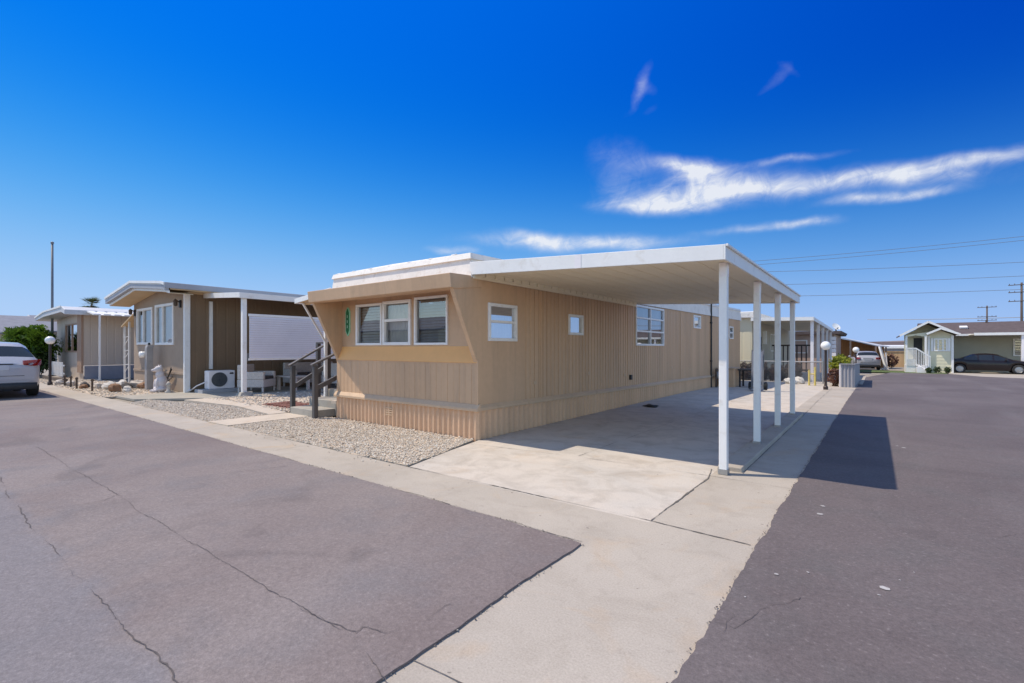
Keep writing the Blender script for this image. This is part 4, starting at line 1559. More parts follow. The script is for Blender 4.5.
mb.cyl((-32, 4, 0), (-32, 4, 1.8), 0.16, 0.13, 10)
mb.build('trunk', 'bark', t)
bush('dark_shrub', 'dark low shrub at the foot of the frond bush', (-31.2, 4.2, 0.75), (0.9, 0.7, 0.7), 700, 0.10, 'leaf_dark', 5)

# palm far behind
def palm(name, label, x, y, h, r, seed):
    t = thing(name, label, 'palm tree', (x, y, 0), 0)
    mb = MB()
    mb.cyl((x, y, -0.1), (x, y, h), 0.22, 0.16, 10)
    mb.build('trunk', 'bark', t)
    mb = MB()
    rr = random.Random(seed)
    for k in range(46):
        az = rr.uniform(0, 2 * PI)
        el = rr.uniform(-0.6, 1.3)
        d = Vector((math.cos(az) * math.cos(el), math.sin(az) * math.cos(el), math.sin(el)))
        side = d.cross(Vector((0, 0, 1))).normalized()
        L = r * rr.uniform(.6, 1)
        c = Vector((x, y, h)) + d * L * .45 - Vector((0, 0, .05 * L))
        for i in range(11):
            a = lerp(-0.9, 0.9, i / 10)
            tip = c + (d * math.cos(a) + side * math.sin(a)) * L * .6 - Vector((0, 0, .18 * L))
            w = side * 0.06
            mb.add([c - w, c + w, tip], [(0, 1, 2)])
        mb.add([Vector((x, y, h)) - side * .03, Vector((x, y, h)) + side * .03, c], [(0, 1, 2)])
    mb.build('crown', 'leaf_palm', t, recalc=False)
    return t


palm('palm_tree', 'fan palm top showing above the white scalloped awning', -91.7, 18.0, 7.7, 2.0, 2)

# rocks and stakes in the left garden
rk = [(-23.6, 4.05, .16, 'rock_a', 'pale flat rock next to the lamp foot'), (-22.3, 4.2, .15, 'rock_c', 'dark rock between two garden stakes at far left'),
      (-21.3, 4.35, .17, 'rock_a', 'round tan rock behind the short stakes'), (-20.6, 4.5, .22, 'rock_w', 'long white rock in the left gravel'),
      (-20.3, 4.9, .17, 'rock_c', 'blackish rock beside the trellis posts'), (-19.35, 4.35, .21, 'rock_b', 'rust brown rock near the grey pedestal'),
      (-19.0, 4.6, .15, 'rock_w', 'small white rock below the grey pedestal'), (-20.5, 5.25, .25, 'rock_a', 'tall pale rock leaning on the taupe wall'),
      (-21.2, 5.0, .22, 'rock_w', 'whitish boulder under the trellis posts'), (-20.0, 5.3, .19, 'rock_b', 'brown upright rock close to the taupe wall'),
      (-21.7, 4.05, .13, 'rock_b', 'small brown rock at the gutter edge'), (-24.9, 3.95, .17, 'rock_a', 'pale rock behind the white car')]
for i, (x, y, r, m_, lb) in enumerate(rk):
    mb = MB()
    mb.ball((x, y, r * .45), r, 12, 8, (1.25, 0.85, 0.72), 0.45, i + 1)
    tag(mb.build('rock', m_), lb, 'rock', 'rocks in the left garden')
for i, (x, y) in enumerate(((-22.75, 3.90), (-21.65, 3.86), (-20.05, 3.95), (-23.6, 3.88))):
    mb = MB()
    mb.cyl((x, y, 0), (x + .01, y, 0.36), 0.03, 0.026, 8)
    mb.cyl((x, y, 0.34), (x + .01, y, 0.40), 0.05, 0.03, 8)
    tag(mb.build('garden_stake', 'stake'), ['short dark stake with a cap, second from the lamp post', 'short dark stake with a cap, third from the lamp post', 'short dark stake with a cap, nearest the grey pedestal', 'short dark stake with a cap, right beside the lamp post'][i], 'stake', 'garden edge stakes')

# far left roofs
def gable_house(name, label, x0, x1, y0, y1, zw, zr, wall, roof, axis='x', over=0.4, z0=0.0, wins=(), trim='white'):
    t = thing(name, label, 'house', ((x0 + x1) / 2, (y0 + y1) / 2, z0))
    mb = MB()
    cx, cy = (x0 + x1) / 2, (y0 + y1) / 2
    if axis == 'y':
        prof = [(x0, y0, z0 - .1), (x1, y0, z0 - .1), (x1, y0, zw), (cx, y0, zr - .06), (x0, y0, zw)]
        mb.extr(prof, (0, y1 - y0, 0))
    else:
        prof = [(x0, y0, z0 - .1), (x0, y1, z0 - .1), (x0, y1, zw), (x0, cy, zr - .06), (x0, y0, zw)]
        mb.extr(prof, (x1 - x0, 0, 0))
    mb.build('wall', wall, t)
    mb = MB()
    o = over
    if axis == 'y':
        sl = (zr - zw) / (cx - x0)
        e = zw - sl * o
        mb.extr([(x0 - o, y0 - o, e + .02), (cx, y0 - o, zr), (x1 + o, y0 - o, e + .02), (x1 + o, y0 - o, e + .14), (cx, y0 - o, zr + .13), (x0 - o, y0 - o, e + .14)], (0, y1 - y0 + 2 * o, 0))
    else:
        sl = (zr - zw) / (cy - y0)
        e = zw - sl * o
        mb.extr([(x0 - o, y0 - o, e + .02), (x0 - o, cy, zr), (x0 - o, y1 + o, e + .02), (x0 - o, y1 + o, e + .14), (x0 - o, cy, zr + .13), (x0 - o, y0 - o, e + .14)], (x1 - x0 + 2 * o, 0, 0))
    mb.build('roof', roof, t)
    mb = MB()
    if axis == 'y':
        for s, xe in ((-1, x0 - o), (1, x1 + o)):
            mb.bar((xe, y0 - o - .012, e + .09), (cx, y0 - o - .012, zr + .075), 0.02, 0.17)
    else:
        mb.bar((x0 - o, y0 - o - .012, e + .08), (x1 + o, y0 - o - .012, e + .08), 0.02, 0.15)
    mb.build('roof_trim', trim, t)
    for (a, b, c, d) in wins:
        window(t, (a, y0 - .003), (b, y0 - .003), c, d, 0.09, 0.05, 0.0, glass='glass_side', back='screen', hbars=(.5,))
    return t


gable_house('distant_house', 'grey roofed house far off at the left edge', -76, -60.5, 1.0, 8.4, 2.7, 4.5, 'tan_pale', 'slate_roof', 'y')
gable_house('distant_house', 'brown roofed house far off behind the flagpole', -84, -64, 9.6, 18, 3.0, 4.9, 'tan_pale', 'slate_roof', 'y')
# home across the side street that the front windows mirror
gable_house('opposite_house', 'pale house across the street mirrored in the front windows', -40, -24, -20, -12, 2.7, 3.8, 'cream', 'slate_roof', 'x')

# ------------------------------------------------------------------ cars
def car(name, label, L, W, H, paint, roofk, beltk, rw, sidew, loc, rz, frontw, rearw, wheel_r=0.33, bump_dark=True):
    t = thing(name, label, 'car', loc, rz, world=False)
    half = W / 2
    widk = [(0, .80), (.015, .90), (.05, .96), (.12, .99), (.3, 1), (.75, .99), (.88, .94), (.95, .84), (.985, .70), (1, .60)]
    lowk = [(0, .30), (.03, .21), (.08, .17), (.9, .15), (.97, .17), (1, .24)]
    axles = (0.185, 0.80)
    ar = wheel_r + 0.055
    xs = sorted(set([0, .008, .02, .035, .05] + [i / 56 for i in range(1, 56)] + [.96, .975, .99, 1.0]))
    rings = []
    for u in xs:
        x = (u - 0.5) * L
        w = half * keys(widk, u)
        zl = H * keys(lowk, u)
        zr = H * keys(roofk, u)
        zb_ = min(H * keys(beltk, u), zr - 0.012)
        cab = min(1, max(0, (zr - zb_) / (0.25 * H)))
        wr = lerp(w * 0.90, half * rw, cab)
        za = 0
        for au in axles:
            xc = (au - .5) * L
            if abs(x - xc) < ar:
                za = wheel_r + math.sqrt(ar * ar - (x - xc) ** 2)
        s1 = max(zl, za)
        s2 = max(zl + .09, za + .004)
        z3 = max(lerp(s2, zb_, .45), za + .03)
        z4 = max(lerp(s2, zb_, .75), za + .06)
        zb2 = max(zb_, za + .09)
        r = [(0, zl), (w * .80, zl), (w * .94, s1), (w * .985, s2), (w, z3), (w * .995, z4), (w * .965, zb2 - .02), (w * .93, zb2),
             (lerp(w * .93, wr, .92), lerp(zb2, max(zr - .05 * H * cab, zb2 + .004), .95)), (wr * .86, max(zr - .012, zb2 + .008)), (wr * .45, max(zr + .006, zb2 + .012)), (0, max(zr + .012, zb2 + .014))]
        rings.append([(x, y, z) for y, z in r])
    nr = len(rings[0])
    parts = {'body': [], 'side_window': [], 'windshield': [], 'rear_window': []}
    for i in range(len(xs) - 1):
        um = (xs[i] + xs[i + 1]) / 2
        for j in range(nr - 1):
            key = 'body'
            if j == 7 and any(a < um < b for a, b in sidew):
                key = 'side_window'
            elif j >= 8 and frontw[0] < um < frontw[1]:
                key = 'windshield'
            elif j >= 8 and rearw[0] < um < rearw[1]:
                key = 'rear_window'
            for s in (1, -1):
                q = [rings[i][j], rings[i + 1][j], rings[i + 1][j + 1], rings[i][j + 1]]
                parts[key].append([(a, b * s, c) for a, b, c in (q if s == 1 else q[::-1])])
    for e in (0, -1):
        rg = rings[e]
        for j in range(nr - 1):
            parts['body'].append([(rg[j][0], rg[j][1], rg[j][2]), (rg[j + 1][0], rg[j + 1][1], rg[j + 1][2]), (rg[j + 1][0], -rg[j + 1][1], rg[j + 1][2]), (rg[j][0], -rg[j][1], rg[j][2])])
    for key, qs in parts.items():
        if not qs:
            continue
        mb = MB()
        for q in qs:
            mb.add(q, [(0, 1, 2, 3)])
        mb.build(key, paint if key == 'body' else 'car_glass', t, smooth=True, weld=True)
    for au in axles:
        for s in (-1, 1):
            xc, yc = (au - .5) * L, s * (half - .115)
            mb = MB()
            mb.lathe((xc, yc, wheel_r), [(wheel_r * .62, -.10), (wheel_r * .94, -.105), (wheel_r, -.07), (wheel_r, .07), (wheel_r * .94, .105), (wheel_r * .62, .10), (wheel_r * .62, -.10)], 28, 'y')
            w_ = mb.build('wheel', 'tyre', t, smooth=True)
            mb = MB()
            mb.lathe((xc, yc, wheel_r), [(wheel_r * .66, s * .06), (wheel_r * .63, s * .085), (wheel_r * .56, s * .07), (wheel_r * .5, s * .03), (wheel_r * .12, s * .06), (0, s * .06)], 28, 'y')
            for k in range(10):
                a = 2 * PI * k / 10
                mb.bar((xc + .05 * math.cos(a), yc + s * .07, wheel_r + .05 * math.sin(a)), (xc + wheel_r * .6 * math.cos(a), yc + s * .075, wheel_r + wheel_r * .6 * math.sin(a)), 0.03)
            mb.build('rim', 'rim', w_)
    # rear end details
    xr = -L / 2
    for s in (-1, 1):
        mb = MB()
        za, zb_ = .57 * H, .68 * H
        mb.extr([(xr - .030, s * half * .58, za + .03), (xr - .030, s * half * .80, za), (xr + .03, s * half * .955, za + .01), (xr + .24, s * (half * .985 + .018), zb_ - .04), (xr + .24, s * (half * .975 + .018), zb_ + .005), (xr + .02, s * half * .92, zb_), (xr - .020, s * half * .58, zb_ - .02)],
                (0.06, -s * .015, 0))
        mb.build('taillight', 'taillight', t, bevel=0.006)
        mb = MB()
        mb.ball((L / 2 - .16, s * half * .70, .48 * H), .11, 12, 8, (1.3, 1.2, .75))
        mb.build('headlight', 'rim', t, smooth=True)
        mb = MB()
        mb.ball((L * .17, s * (half + .07), .70 * H), .10, 12, 8, (.7, 1.0, .7))
        mb.build('wing_mirror', paint, t, smooth=True)
    mb = MB()
    mb.box(xr - .014, xr + .02, -.26, .26, .50 * H, .59 * H)
    mb.build('licence_plate', 'plate', t, bevel=0.004)
    mb = MB()
    mb.box(xr - .010, xr + .03, -half * .60, half * .60, .395 * H, .402 * H)
    mb.box(xr - .016, xr + .03, -.34, .34, .600 * H, .612 * H)
    mb.build('tailgate_seam', 'dark', t)
    mb = MB()
    pts = [(half * math.sin(a) * 0.93, xr + .10 - .115 * math.cos(a)) for a in [lerp(-1.25, 1.25, i / 14) for i in range(15)]]
    vs = []
    for y, x in pts:
        vs += [(x, y, .15 * H), (x - .022, y, .17 * H), (x - .022, y, .255 * H), (x, y, .27 * H)]
    fs = []
    for i in range(14):
        for j in range(3):
            fs.append((4 * i + j, 4 * i + 4 + j, 4 * i + 5 + j, 4 * i + 1 + j))
    mb.add(vs, fs)
    mb.build('bumper', 'dark' if bump_dark else paint, t, smooth=True)
    return t


HATCH_R = [(0, .60), (.02, .655), (.045, .72), (.13, .93), (.155, .975), (.25, .995), (.38, 1.0), (.5, .975), (.57, .935), (.73, .70), (.75, .685), (.9, .60), (.96, .52), (1.0, .40)]
HATCH_B = [(0, .585), (.05, .68), (.13, .70), (.5, .655), (.7, .63), (.75, .62), (.9, .56), (.96, .48), (1, .36)]
car('hatchback_car', 'silver white hatchback parked at the left kerb, rear showing', 4.4, 1.86, 1.56, 'car_white', HATCH_R, HATCH_B, .70,
    [(.17, .33), (.345, .52), (.535, .66)], (-18.75 - 2.2, 1.70, 0.014), R(180), (.585, .72), (.045, .128))
SED_R = [(0, .60), (.015, .68), (.05, .705), (.15, .725), (.175, .735), (.33, .95), (.40, .99), (.48, 1.0), (.56, .975), (.60, .94), (.745, .70), (.77, .685), (.9, .61), (.96, .52), (1, .40)]
SED_B = [(0, .58), (.05, .67), (.15, .69), (.5, .66), (.72, .64), (.77, .63), (.9, .57), (.96, .48), (1, .36)]
car('sedan_car', 'dark plum sedan parked before the sage green house', 4.75, 1.84, 1.42, 'car_dark', SED_R, SED_B, .68,
    [(.24, .38), (.395, .53), (.545, .70)], (6.35, 47.3, g(47.3) + .02), R(-2), (.615, .735), (.185, .325), 0.33, False)
SUV_R = [(0, .58), (.012, .68), (.03, .76), (.085, .945), (.12, .975), (.3, 1.0), (.45, .99), (.56, .95), (.60, .925), (.73, .72), (.76, .70), (.9, .64), (.96, .55), (1, .40)]
SUV_B = [(0, .56), (.03, .66), (.1, .68), (.5, .66), (.73, .65), (.76, .645), (.9, .60), (.96, .50), (1, .36)]
car('suv_car', 'white SUV parked under the brown wood carport down the street', 4.5, 1.86, 1.62, 'car_white', SUV_R, SUV_B, .72,
    [(.13, .33), (.345, .52), (.535, .68)], (-0.78, 53.5, g(53.5)), R(98), (.605, .725), (.03, .083), 0.35)

# ------------------------------------------------------------------ clutter behind the carport
mt = thing('gas_meter', 'dark gas meter with pipes at the foot of the tan wall', 'gas meter', (-4.6, 18.5, 0))
mb = MB()
mb.cyl((-4.62, 18.35, -.05), (-4.62, 18.35, 0.62), 0.03, n=8)
mb.cyl((-4.62, 18.35, 0.60), (-4.62, 18.75, 0.60), 0.03, n=8)
mb.cyl((-4.62, 18.75, 0.60), (-4.62, 18.75, 0.05), 0.03, n=8)
mb.build('pipe', 'stake', mt)
mb = MB()
mb.ball((-4.60, 18.55, 0.40), 0.14, 12, 8, (.7, 1, 1))
mb.build('meter_body', 'meter', mt, smooth=True)
bx = thing('storage_box', 'tan utility cabinet standing against the rear of the tan home', 'cabinet', (-4.3, 19.3, 0))
mb = MB()
mb.box(-4.72, -4.15, 18.95, 19.75, -.06, 0.62)
mb.build('cabinet', 'tan', bx, bevel=0.015)
mb = MB()
mb.box(-4.75, -4.11, 18.92, 19.78, 0.622, 0.66)
mb.build('lid', 'tan_trim', bx, bevel=0.008)
tb = thing('black_table', 'low black table between the tan cabinet and the carport posts', 'table', (-3.75, 19.6, g(19.6)))
mb = MB()
mb.box(-4.08, -3.40, 19.25, 19.95, 0.56, 0.61)
mb.build('tabletop', 'dark', tb, bevel=0.006)
for x, y in ((-4.02, 19.31), (-3.46, 19.31), (-4.02, 19.89), (-3.46, 19.89)):
    mb = MB()
    mb.box(x - .03, x + .03, y - .03, y + .03, g(19.6), .559)
    mb.build('leg', 'dark', tb)
hc = thing('hand_cart', 'dark grey upright hand cart on wheels behind the second post', 'hand cart', (-3.2, 17.9, 0))
mb = MB()
for dx in (-.17, .17):
    mb.bar((-3.2 + dx, 18.0, 0.05), (-3.2 + dx, 18.12, 1.33), 0.045)
for z in (.25, .55, .85, 1.1, 1.31):
    mb.bar((-3.37, 18.0 + .12 * z / 1.33, z), (-3.03, 18.0 + .12 * z / 1.33, z), 0.035)
mb.build('frame', 'steel_pole', hc)
mb = MB()
mb.box(-3.36, -3.04, 18.03, 18.05, 0.1, 1.28)
mb.build('back_plate', 'skirt_blue', hc)
mb = MB()
mb.box(-3.40, -3.0, 17.75, 18.02, 0.02, 0.045)
mb.build('toe_plate', 'steel_pole', hc)
for dx in (-.24, .24):
    mb = MB()
    mb.lathe((-3.2 + dx, 18.12, 0.10), [(.04, -.04), (.13, -.04), (.14, 0), (.13, .04), (.04, .04), (.04, -.04)], 16, 'x')
    mb.build('wheel', 'tyre', hc)
mb = MB()
vs = []
n = 14
mb.ball((-4.22, 10.95, 0.028), 0.15, 14, 7, (1.1, .62, .24), 0.6, 5)
dg = mb.build('floor_mat', 'dark', smooth=True)
tag(dg, 'small crumpled black bag lying on the shaded driveway', 'bag')

# ------------------------------------------------------------------ cream home, its carport and yard
cx0, cx1, cy0, cy1 = -9.5, -4.72, 25.3, 40.0
cm = thing('cream_home', 'cream mobile home behind the carport of the tan home', 'mobile home', (-7.4, 30, g(30)))
mb = MB()
ribwall(mb, (cx0, cy0), (cx1, cy0), -.2, 2.85, GROOVE, 0.4)
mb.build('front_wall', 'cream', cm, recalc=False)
mb = MB()
ribwall(mb, (cx1, cy0), (cx1, cy1), -.25, 2.85, GROOVE, 0.4, [(1.4, 2.4, -.1, 2.0)])
mb.quad((cx1, cy1, -.3), (cx0, cy1, -.3), (cx0, cy1, 2.85), (cx1, cy1, 2.85))
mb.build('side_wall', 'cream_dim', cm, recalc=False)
mb = MB()
mb.box(cx0 - .2, cx1 + .12, cy0 - .2, cy1 + .2, 2.85, 3.16)
mb.build('roof', 'white_roof', cm, bevel=0.03)
mb = MB()
mb.box(cx1 - .04, cx1 + .02, cy0 + 1.42, cy0 + 2.38, -.1, 1.98)
dr = mb.build('door', 'dark', cm)
mb = MB()
mb.box(cx1 + .02, cx1 + .03, cy0 + 1.7, cy0 + 2.1, 1.1, 1.8)
mb.build('door_pane', 'car_glass', dr)
mb = MB()
mb.box(cx1, cx1 + .12, cy0 + .6, cy0 + .8, 2.1, 2.35)
mb.build('wall_lamp', 'stake', cm)
mb = MB()
mb.box(cx1, cx1 + .16, cy0 + 2.75, cy0 + 2.95, 1.6, 2.3)
mb.build('downspout', 'white', cm)
window(cm, (cx1 + .002, cy0 + 5), (cx1 + .002, cy0 + 6.6), 1.2, 2.2, .06, .03, 0.0, bars=(.5,), glass='glass_side', back='screen')

c2 = thing('cream_home_carport', 'pale flat carport on five posts beside the cream home', 'carport', (-2.3, 31, g(31)))
mb = MB()
mb.add([(cx1 + .05, 25, 2.74), (-2.2, 25, 2.68), (-2.2, 37.4, 2.50), (cx1 + .05, 37.4, 2.56), (cx1 + .05, 25, 2.80), (-2.2, 25, 2.74), (-2.2, 37.4, 2.56), (cx1 + .05, 37.4, 2.62)],
       [(0, 3, 2, 1), (4, 5, 6, 7), (0, 1, 5, 4), (1, 2, 6, 5), (2, 3, 7, 6), (3, 0, 4, 7)])
mb.build('roof_panel', 'cream_under', c2)
mb = MB()
mb.bar((cx1, 24.98, 2.77), (-2.17, 24.98, 2.71), 0.03, 0.16)
mb.bar((-2.18, 24.97, 2.71), (-2.18, 37.4, 2.53), 0.03, 0.16)
mb.build('fascia', 'white', c2)
for y in (25.3, 28.2, 30.9, 33.7, 36.6):
    mb = MB()
    mb.box(-2.32, -2.20, y - .06, y + .06, g(y), 2.68 - (y - 25) * .0145)
    mb.build('post', 'slat', c2)

rl = thing('porch_railing', 'dark vertical picket railing on the porch of the cream home', 'railing', (-4, 29, g(29)))
mb = MB()
for i in range(9):
    x = -4.35 + i * .21
    mb.box(x, x + .06, 29.0, 29.05, .15, 1.55)
mb.build('baluster', 'lamp_post', rl)
mb = MB()
mb.box(-4.45, -2.5, 29.06, 29.11, 1.50, 1.58)
mb.box(-4.45, -2.5, 29.06, 29.11, 0.2, 0.28)
mb.build('rail', 'lamp_post', rl)

for i, (x, y, h) in enumerate(((-4.9, 24.9, .75), (-4.25, 24.9, .8), (-3.6, 24.9, .72), (-2.95, 24.95, .78))):
    bush('brown_shrub', ['dry brown shrub at the left end of the chain link fence', 'dry brown shrub behind the fence, second from its left end', 'dry brown shrub behind the fence, third from its left end', 'dry brown shrub behind the fence nearest the yellow pipes'][i],
         (x, y, g(y) + h * .5), (.46, .36, h * .75), 900, .075, 'leaf_brown', 30 + i, group='shrubs along the chain link fence')

cf = thing('chain_link_fence', 'low chain link fence across the yard of the cream home', 'fence', (-3.6, 24, g(24)))
z0, z1 = g(24) + .02, g(24) + .92
mb = MB()
mb.cyl((-5.4, 24, z1), (-1.75, 24, z1), 0.025, n=8)
mb.build('top_rail', 'chain', cf)
for x in (-5.4, -4.2, -3.0, -1.75):
    mb = MB()
    mb.cyl((x, 24, z0 - .05), (x, 24, z1 + .06), 0.03, n=8)
    mb.build('fence_post', 'chain', cf)
mb = MB()
h = z1 - z0
k = -6.3
while k < -1.75:
    for s in (0, 1):
        xa, xb = (k, k + h) if s == 0 else (k + h, k)
        a, b = Vector((xa, 24.01, z0)), Vector((xb, 24.01, z1))
        lo_, hi_ = -5.4, -1.75
        ta, tb_ = 0.0, 1.0
        dx = b.x - a.x
        t0 = (lo_ - a.x) / dx
        t1 = (hi_ - a.x) / dx
        ta, tb_ = max(0, min(t0, t1)), min(1, max(t0, t1))
        if tb_ > ta + .02:
            mb.bar(a.lerp(b, ta), a.lerp(b, tb_), 0.006)
    k += .085
mb.build('wire_mesh', 'chain', cf)
yb = thing('yellow_pipe_stand', 'pair of short yellow pipes joined by a bar in the yard', 'bollard', (-2.0, 22.4, g(22.4)))
for dx in (-.1, .1):
    mb = MB()
    mb.cyl((-2.0 + dx, 22.4, g(22.4)), (-2.0 + dx, 22.4, .52 + (.12 if dx > 0 else 0)), .038, n=10)
    mb.build('pipe', 'yellow', yb)
mb = MB()
mb.cyl((-2.1, 22.4, .36), (-1.9, 22.4, .36), .025, n=8)
mb.build('crossbar', 'yellow', yb)
for i, (x, y, r) in enumerate(((-2.9, 23.2, .17), (-2.55, 23.4, .20), (-2.72, 22.9, .13))):
    mb = MB()
    mb.ball((x, y, g(y) + r * .55), r, 12, 8, (1.2, .9, .85), .4, 20 + i)
    tag(mb.build('rock', 'rock_w'), ['white boulder left in the group beside the yellow pipes', 'largest white boulder beside the yellow pipes', 'smallest white boulder beside the yellow pipes'][i], 'rock', 'white boulders by the yellow pipes')
bush('red_shrub', 'reddish dry shrub between lamp post and grey panel fence', (-1.25, 22.6, g(22) + .35), (.34, .4, .42), 420, .07, 'leaf_red', 40)
for i, y in enumerate((24.0, 25.7, 27.4)):
    bush('yellow_shrub', ['yellow green shrub over the near end of the grey fence', 'yellow green shrub over the middle of the grey fence', 'yellow green shrub over the far end of the grey fence'][i],
         (-1.20, y, g(y) + .84), (.42, .8, .44), 700, .08, 'leaf_yellow', 43 + i, group='yellow shrubs above the grey fence')
gf = thing('panel_fence', 'low grey corrugated panel fence at the street edge', 'fence', (-.9, 25, g(25)))
mb = MB()
ribwall(mb, (-1.04, 22.0), (-.62, 22.0), g(22) - .02, g(22) + .86, WAVE, .11)
ribwall(mb, (-.62, 22.0), (-.60, 28.6), g(22) - .02, g(22) + .86, WAVE, .16, (), g(28.6) - .02, g(28.6) + .80)
mb.build('panel', 'panel_grey', gf, recalc=False)
mb = MB()
mb.box(-1.08, -.59, 21.95, 22.02, g(22) + .862, g(22) + .90)
mb.bar((-.62, 22.02, g(22) + .88), (-.60, 28.6, g(28.6) + .82), .07, .04)
mb.build('cap_rail', 'panel_grey', gf)
mb = MB()
for x, y in ((-1.06, 22.04), (-.66, 22.06)):
    mb.box(x - .03, x + .03, y, y + .06, g(y) - .02, g(y) + .86)
mb.build('fence_post', 'slat', gf)

# ------------------------------------------------------------------ farther right-hand homes
h3 = thing('tan_home', 'pinkish tan home with brown roof beyond the cream home', 'mobile home', (-5.5, 45, g(45)))
mb = MB()
mb.box(-10, -2.35, 41.5, 50, -.7, 2.45)
mb.build('wall', 'pink_wall', h3)
mb = MB()
mb.extr([(-10.4, 41.0, 2.40), (-2.0, 41.0, 2.40), (-1.9, 41.0, 2.62), (-10.4, 41.0, 2.70)], (0, 9.3, 0))
mb.build('roof', 'brown_roof', h3)
mb = MB()
for k in range(9):
    mb.box(-2.52 - .03 * (k % 2), -2.24, 41.38, 41.495, -.35 + k * .29, -.35 + k * .29 + .25)
mb.build('corner_stones', 'slat', h3)
window(h3, (-5.2, 41.49), (-4.0, 41.49), 1.0, 2.0, .08, .05, 0.0, glass='glass_side', back='screen')
sd = thing('satellite_dish', 'white satellite dish on a dark mount on the brown roof', 'satellite dish', (-2.3, 43, 2.6))
mb = MB()
mb.cyl((-2.32, 43, 2.55), (-2.32, 43, 2.90), .045, n=8)
mb.bar((-2.32, 43, 2.85), (-2.16, 42.6, 2.90), .05)
mb.build('mount', 'dark', sd)
mb = MB()
vs, fs = [], []
nrm = Vector((.55, -.6, .55)).normalized()
a_ = nrm.orthogonal().normalized()
b_ = nrm.cross(a_)
for j in range(6):
    r_ = .30 * j / 5
    for i in range(20):
        th_ = 2 * PI * i / 20
        p = Vector((-2.32, 42.9, 2.98)) + (a_ * math.cos(th_) + b_ * math.sin(th_)) * r_ + nrm * (.5 * r_ * r_)
        vs.append(tuple(p))
for j in range(5):
    for i in range(20):
        fs.append((j * 20 + i, j * 20 + (i + 1) % 20, (j + 1) * 20 + (i + 1) % 20, (j + 1) * 20 + i))
mb.add(vs, fs)
mb.build('dish', 'white', sd, smooth=True)

bc = thing('wood_carport', 'brown wood sided carport with sloping roof behind the SUV', 'carport', (-1, 60, g(60)))
mb = MB()
ribwall(mb, (-4.0, 60.0), (.75, 63.0), -.7, 2.65, GROOVE, .3, (), -.7, 1.53)
mb.build('back_wall', 'wood', bc, recalc=False)
mb = MB()
mb.add([(-3.0, 56.0, 2.45), (.2, 57.6, 1.55), (1.2, 63.5, 1.50), (-4.2, 60.5, 2.75), (-3.0, 56.0, 2.53), (.2, 57.6, 1.63), (1.2, 63.5, 1.58), (-4.2, 60.5, 2.83)],
       [(0, 3, 2, 1), (4, 5, 6, 7), (0, 1, 5, 4), (1, 2, 6, 5), (2, 3, 7, 6), (3, 0, 4, 7)])
mb.build('roof_panel', 'nb_roof', bc)
for x, y, z in ((.05, 57.6, 1.58), (.9, 62.4, 1.50), (-1.9, 56.7, 2.14)):
    mb = MB()
    mb.box(x - .07, x + .07, y - .07, y + .07, -.65, z)
    mb.build('post', 'tan_brown', bc)
lp = thing('leaning_post', 'white slanted post with a pale foot at the end of the street', 'post', (.75, 53, g(53)))
mb = MB()
mb.bar((.80, 53.0, g(53)), (.33, 53.4, 1.55), .16, .16)
mb.build('slanted_board', 'white', lp)
mb = MB()
mb.bar((.86, 53.2, g(53)), (.75, 53.2, 1.0), .10, .10)
mb.build('upright', 'slat', lp)
mb = MB()
mb.box(.45, .95, 52.8, 53.4, g(53), g(53) + .12)
mb.build('foot', 'white', lp)
fe = thing('wood_fence', 'tan wooden fence closing the end of the street', 'fence', (2, 68, g(62)))
mb = MB()
ribwall(mb, (.2, 66), (6.5, 66), -.65, 1.0, GROOVE, .25)
mb.build('boards', 'fence_wood', fe, recalc=False)
mb = MB()
mb.box(.2, 6.5, 65.93, 66.02, 1.0, 1.06)
mb.build('cap_rail', 'fence_wood', fe)
sh = thing('distant_shed', 'low building with white roof edge behind the wooden fence', 'shed', (3, 74, g(62)))
mb = MB()
mb.box(.0, 9, 72, 78, -.7, 1.35)
mb.build('wall', 'skirt_blue', sh)
mb = MB()
mb.extr([(-.4, 71.6, 1.36), (-.4, 78.4, 1.7), (-.4, 78.4, 1.78), (-.4, 71.6, 1.62)], (10, 0, 0))
mb.build('roof', 'white', sh)
gable_house('distant_house', 'brown roofed low house beyond the wooden fence', -2, 14, 92, 104, 1.1, 2.3, 'tan_pale', 'brown_roof', 'x', z0=g(62))
bush('dark_shrub', 'dark reddish shrub before the wooden fence', (1.25, 60, g(60) + .75), (.75, .6, .85), 600, .11, 'leaf_red', 50)

# ------------------------------------------------------------------ sage green house on the right
GZ = g(47)
sg = thing('sage_house', 'sage green house with double white trimmed gable and brown roof', 'house', (5, 50, GZ))


def lap(mb, x0, x1, y, z0, z1, n):
    for i in range(n):
        za, zc = lerp(z0, z1, i / n), lerp(z0, z1, (i + 1) / n)
        mb.quad((x0, y - .022, za), (x1, y - .022, za), (x1, y - .002, zc), (x0, y - .002, zc))
        mb.quad((x0, y - .002, za), (x1, y - .002, za), (x1, y - .022, za), (x0, y - .022, za))


GX0, GX1 = 1.80, 4.45
mb = MB()
# main gable wall set back behind the porch
mb.extr([(GX0, 47.6, GZ - .1), (GX1, 47.6, GZ - .1), (GX1, 47.6, 2.40), ((GX0 + GX1) / 2 - .03, 47.6, 3.20), (GX0, 47.6, 2.40)], (0, .2, 0))
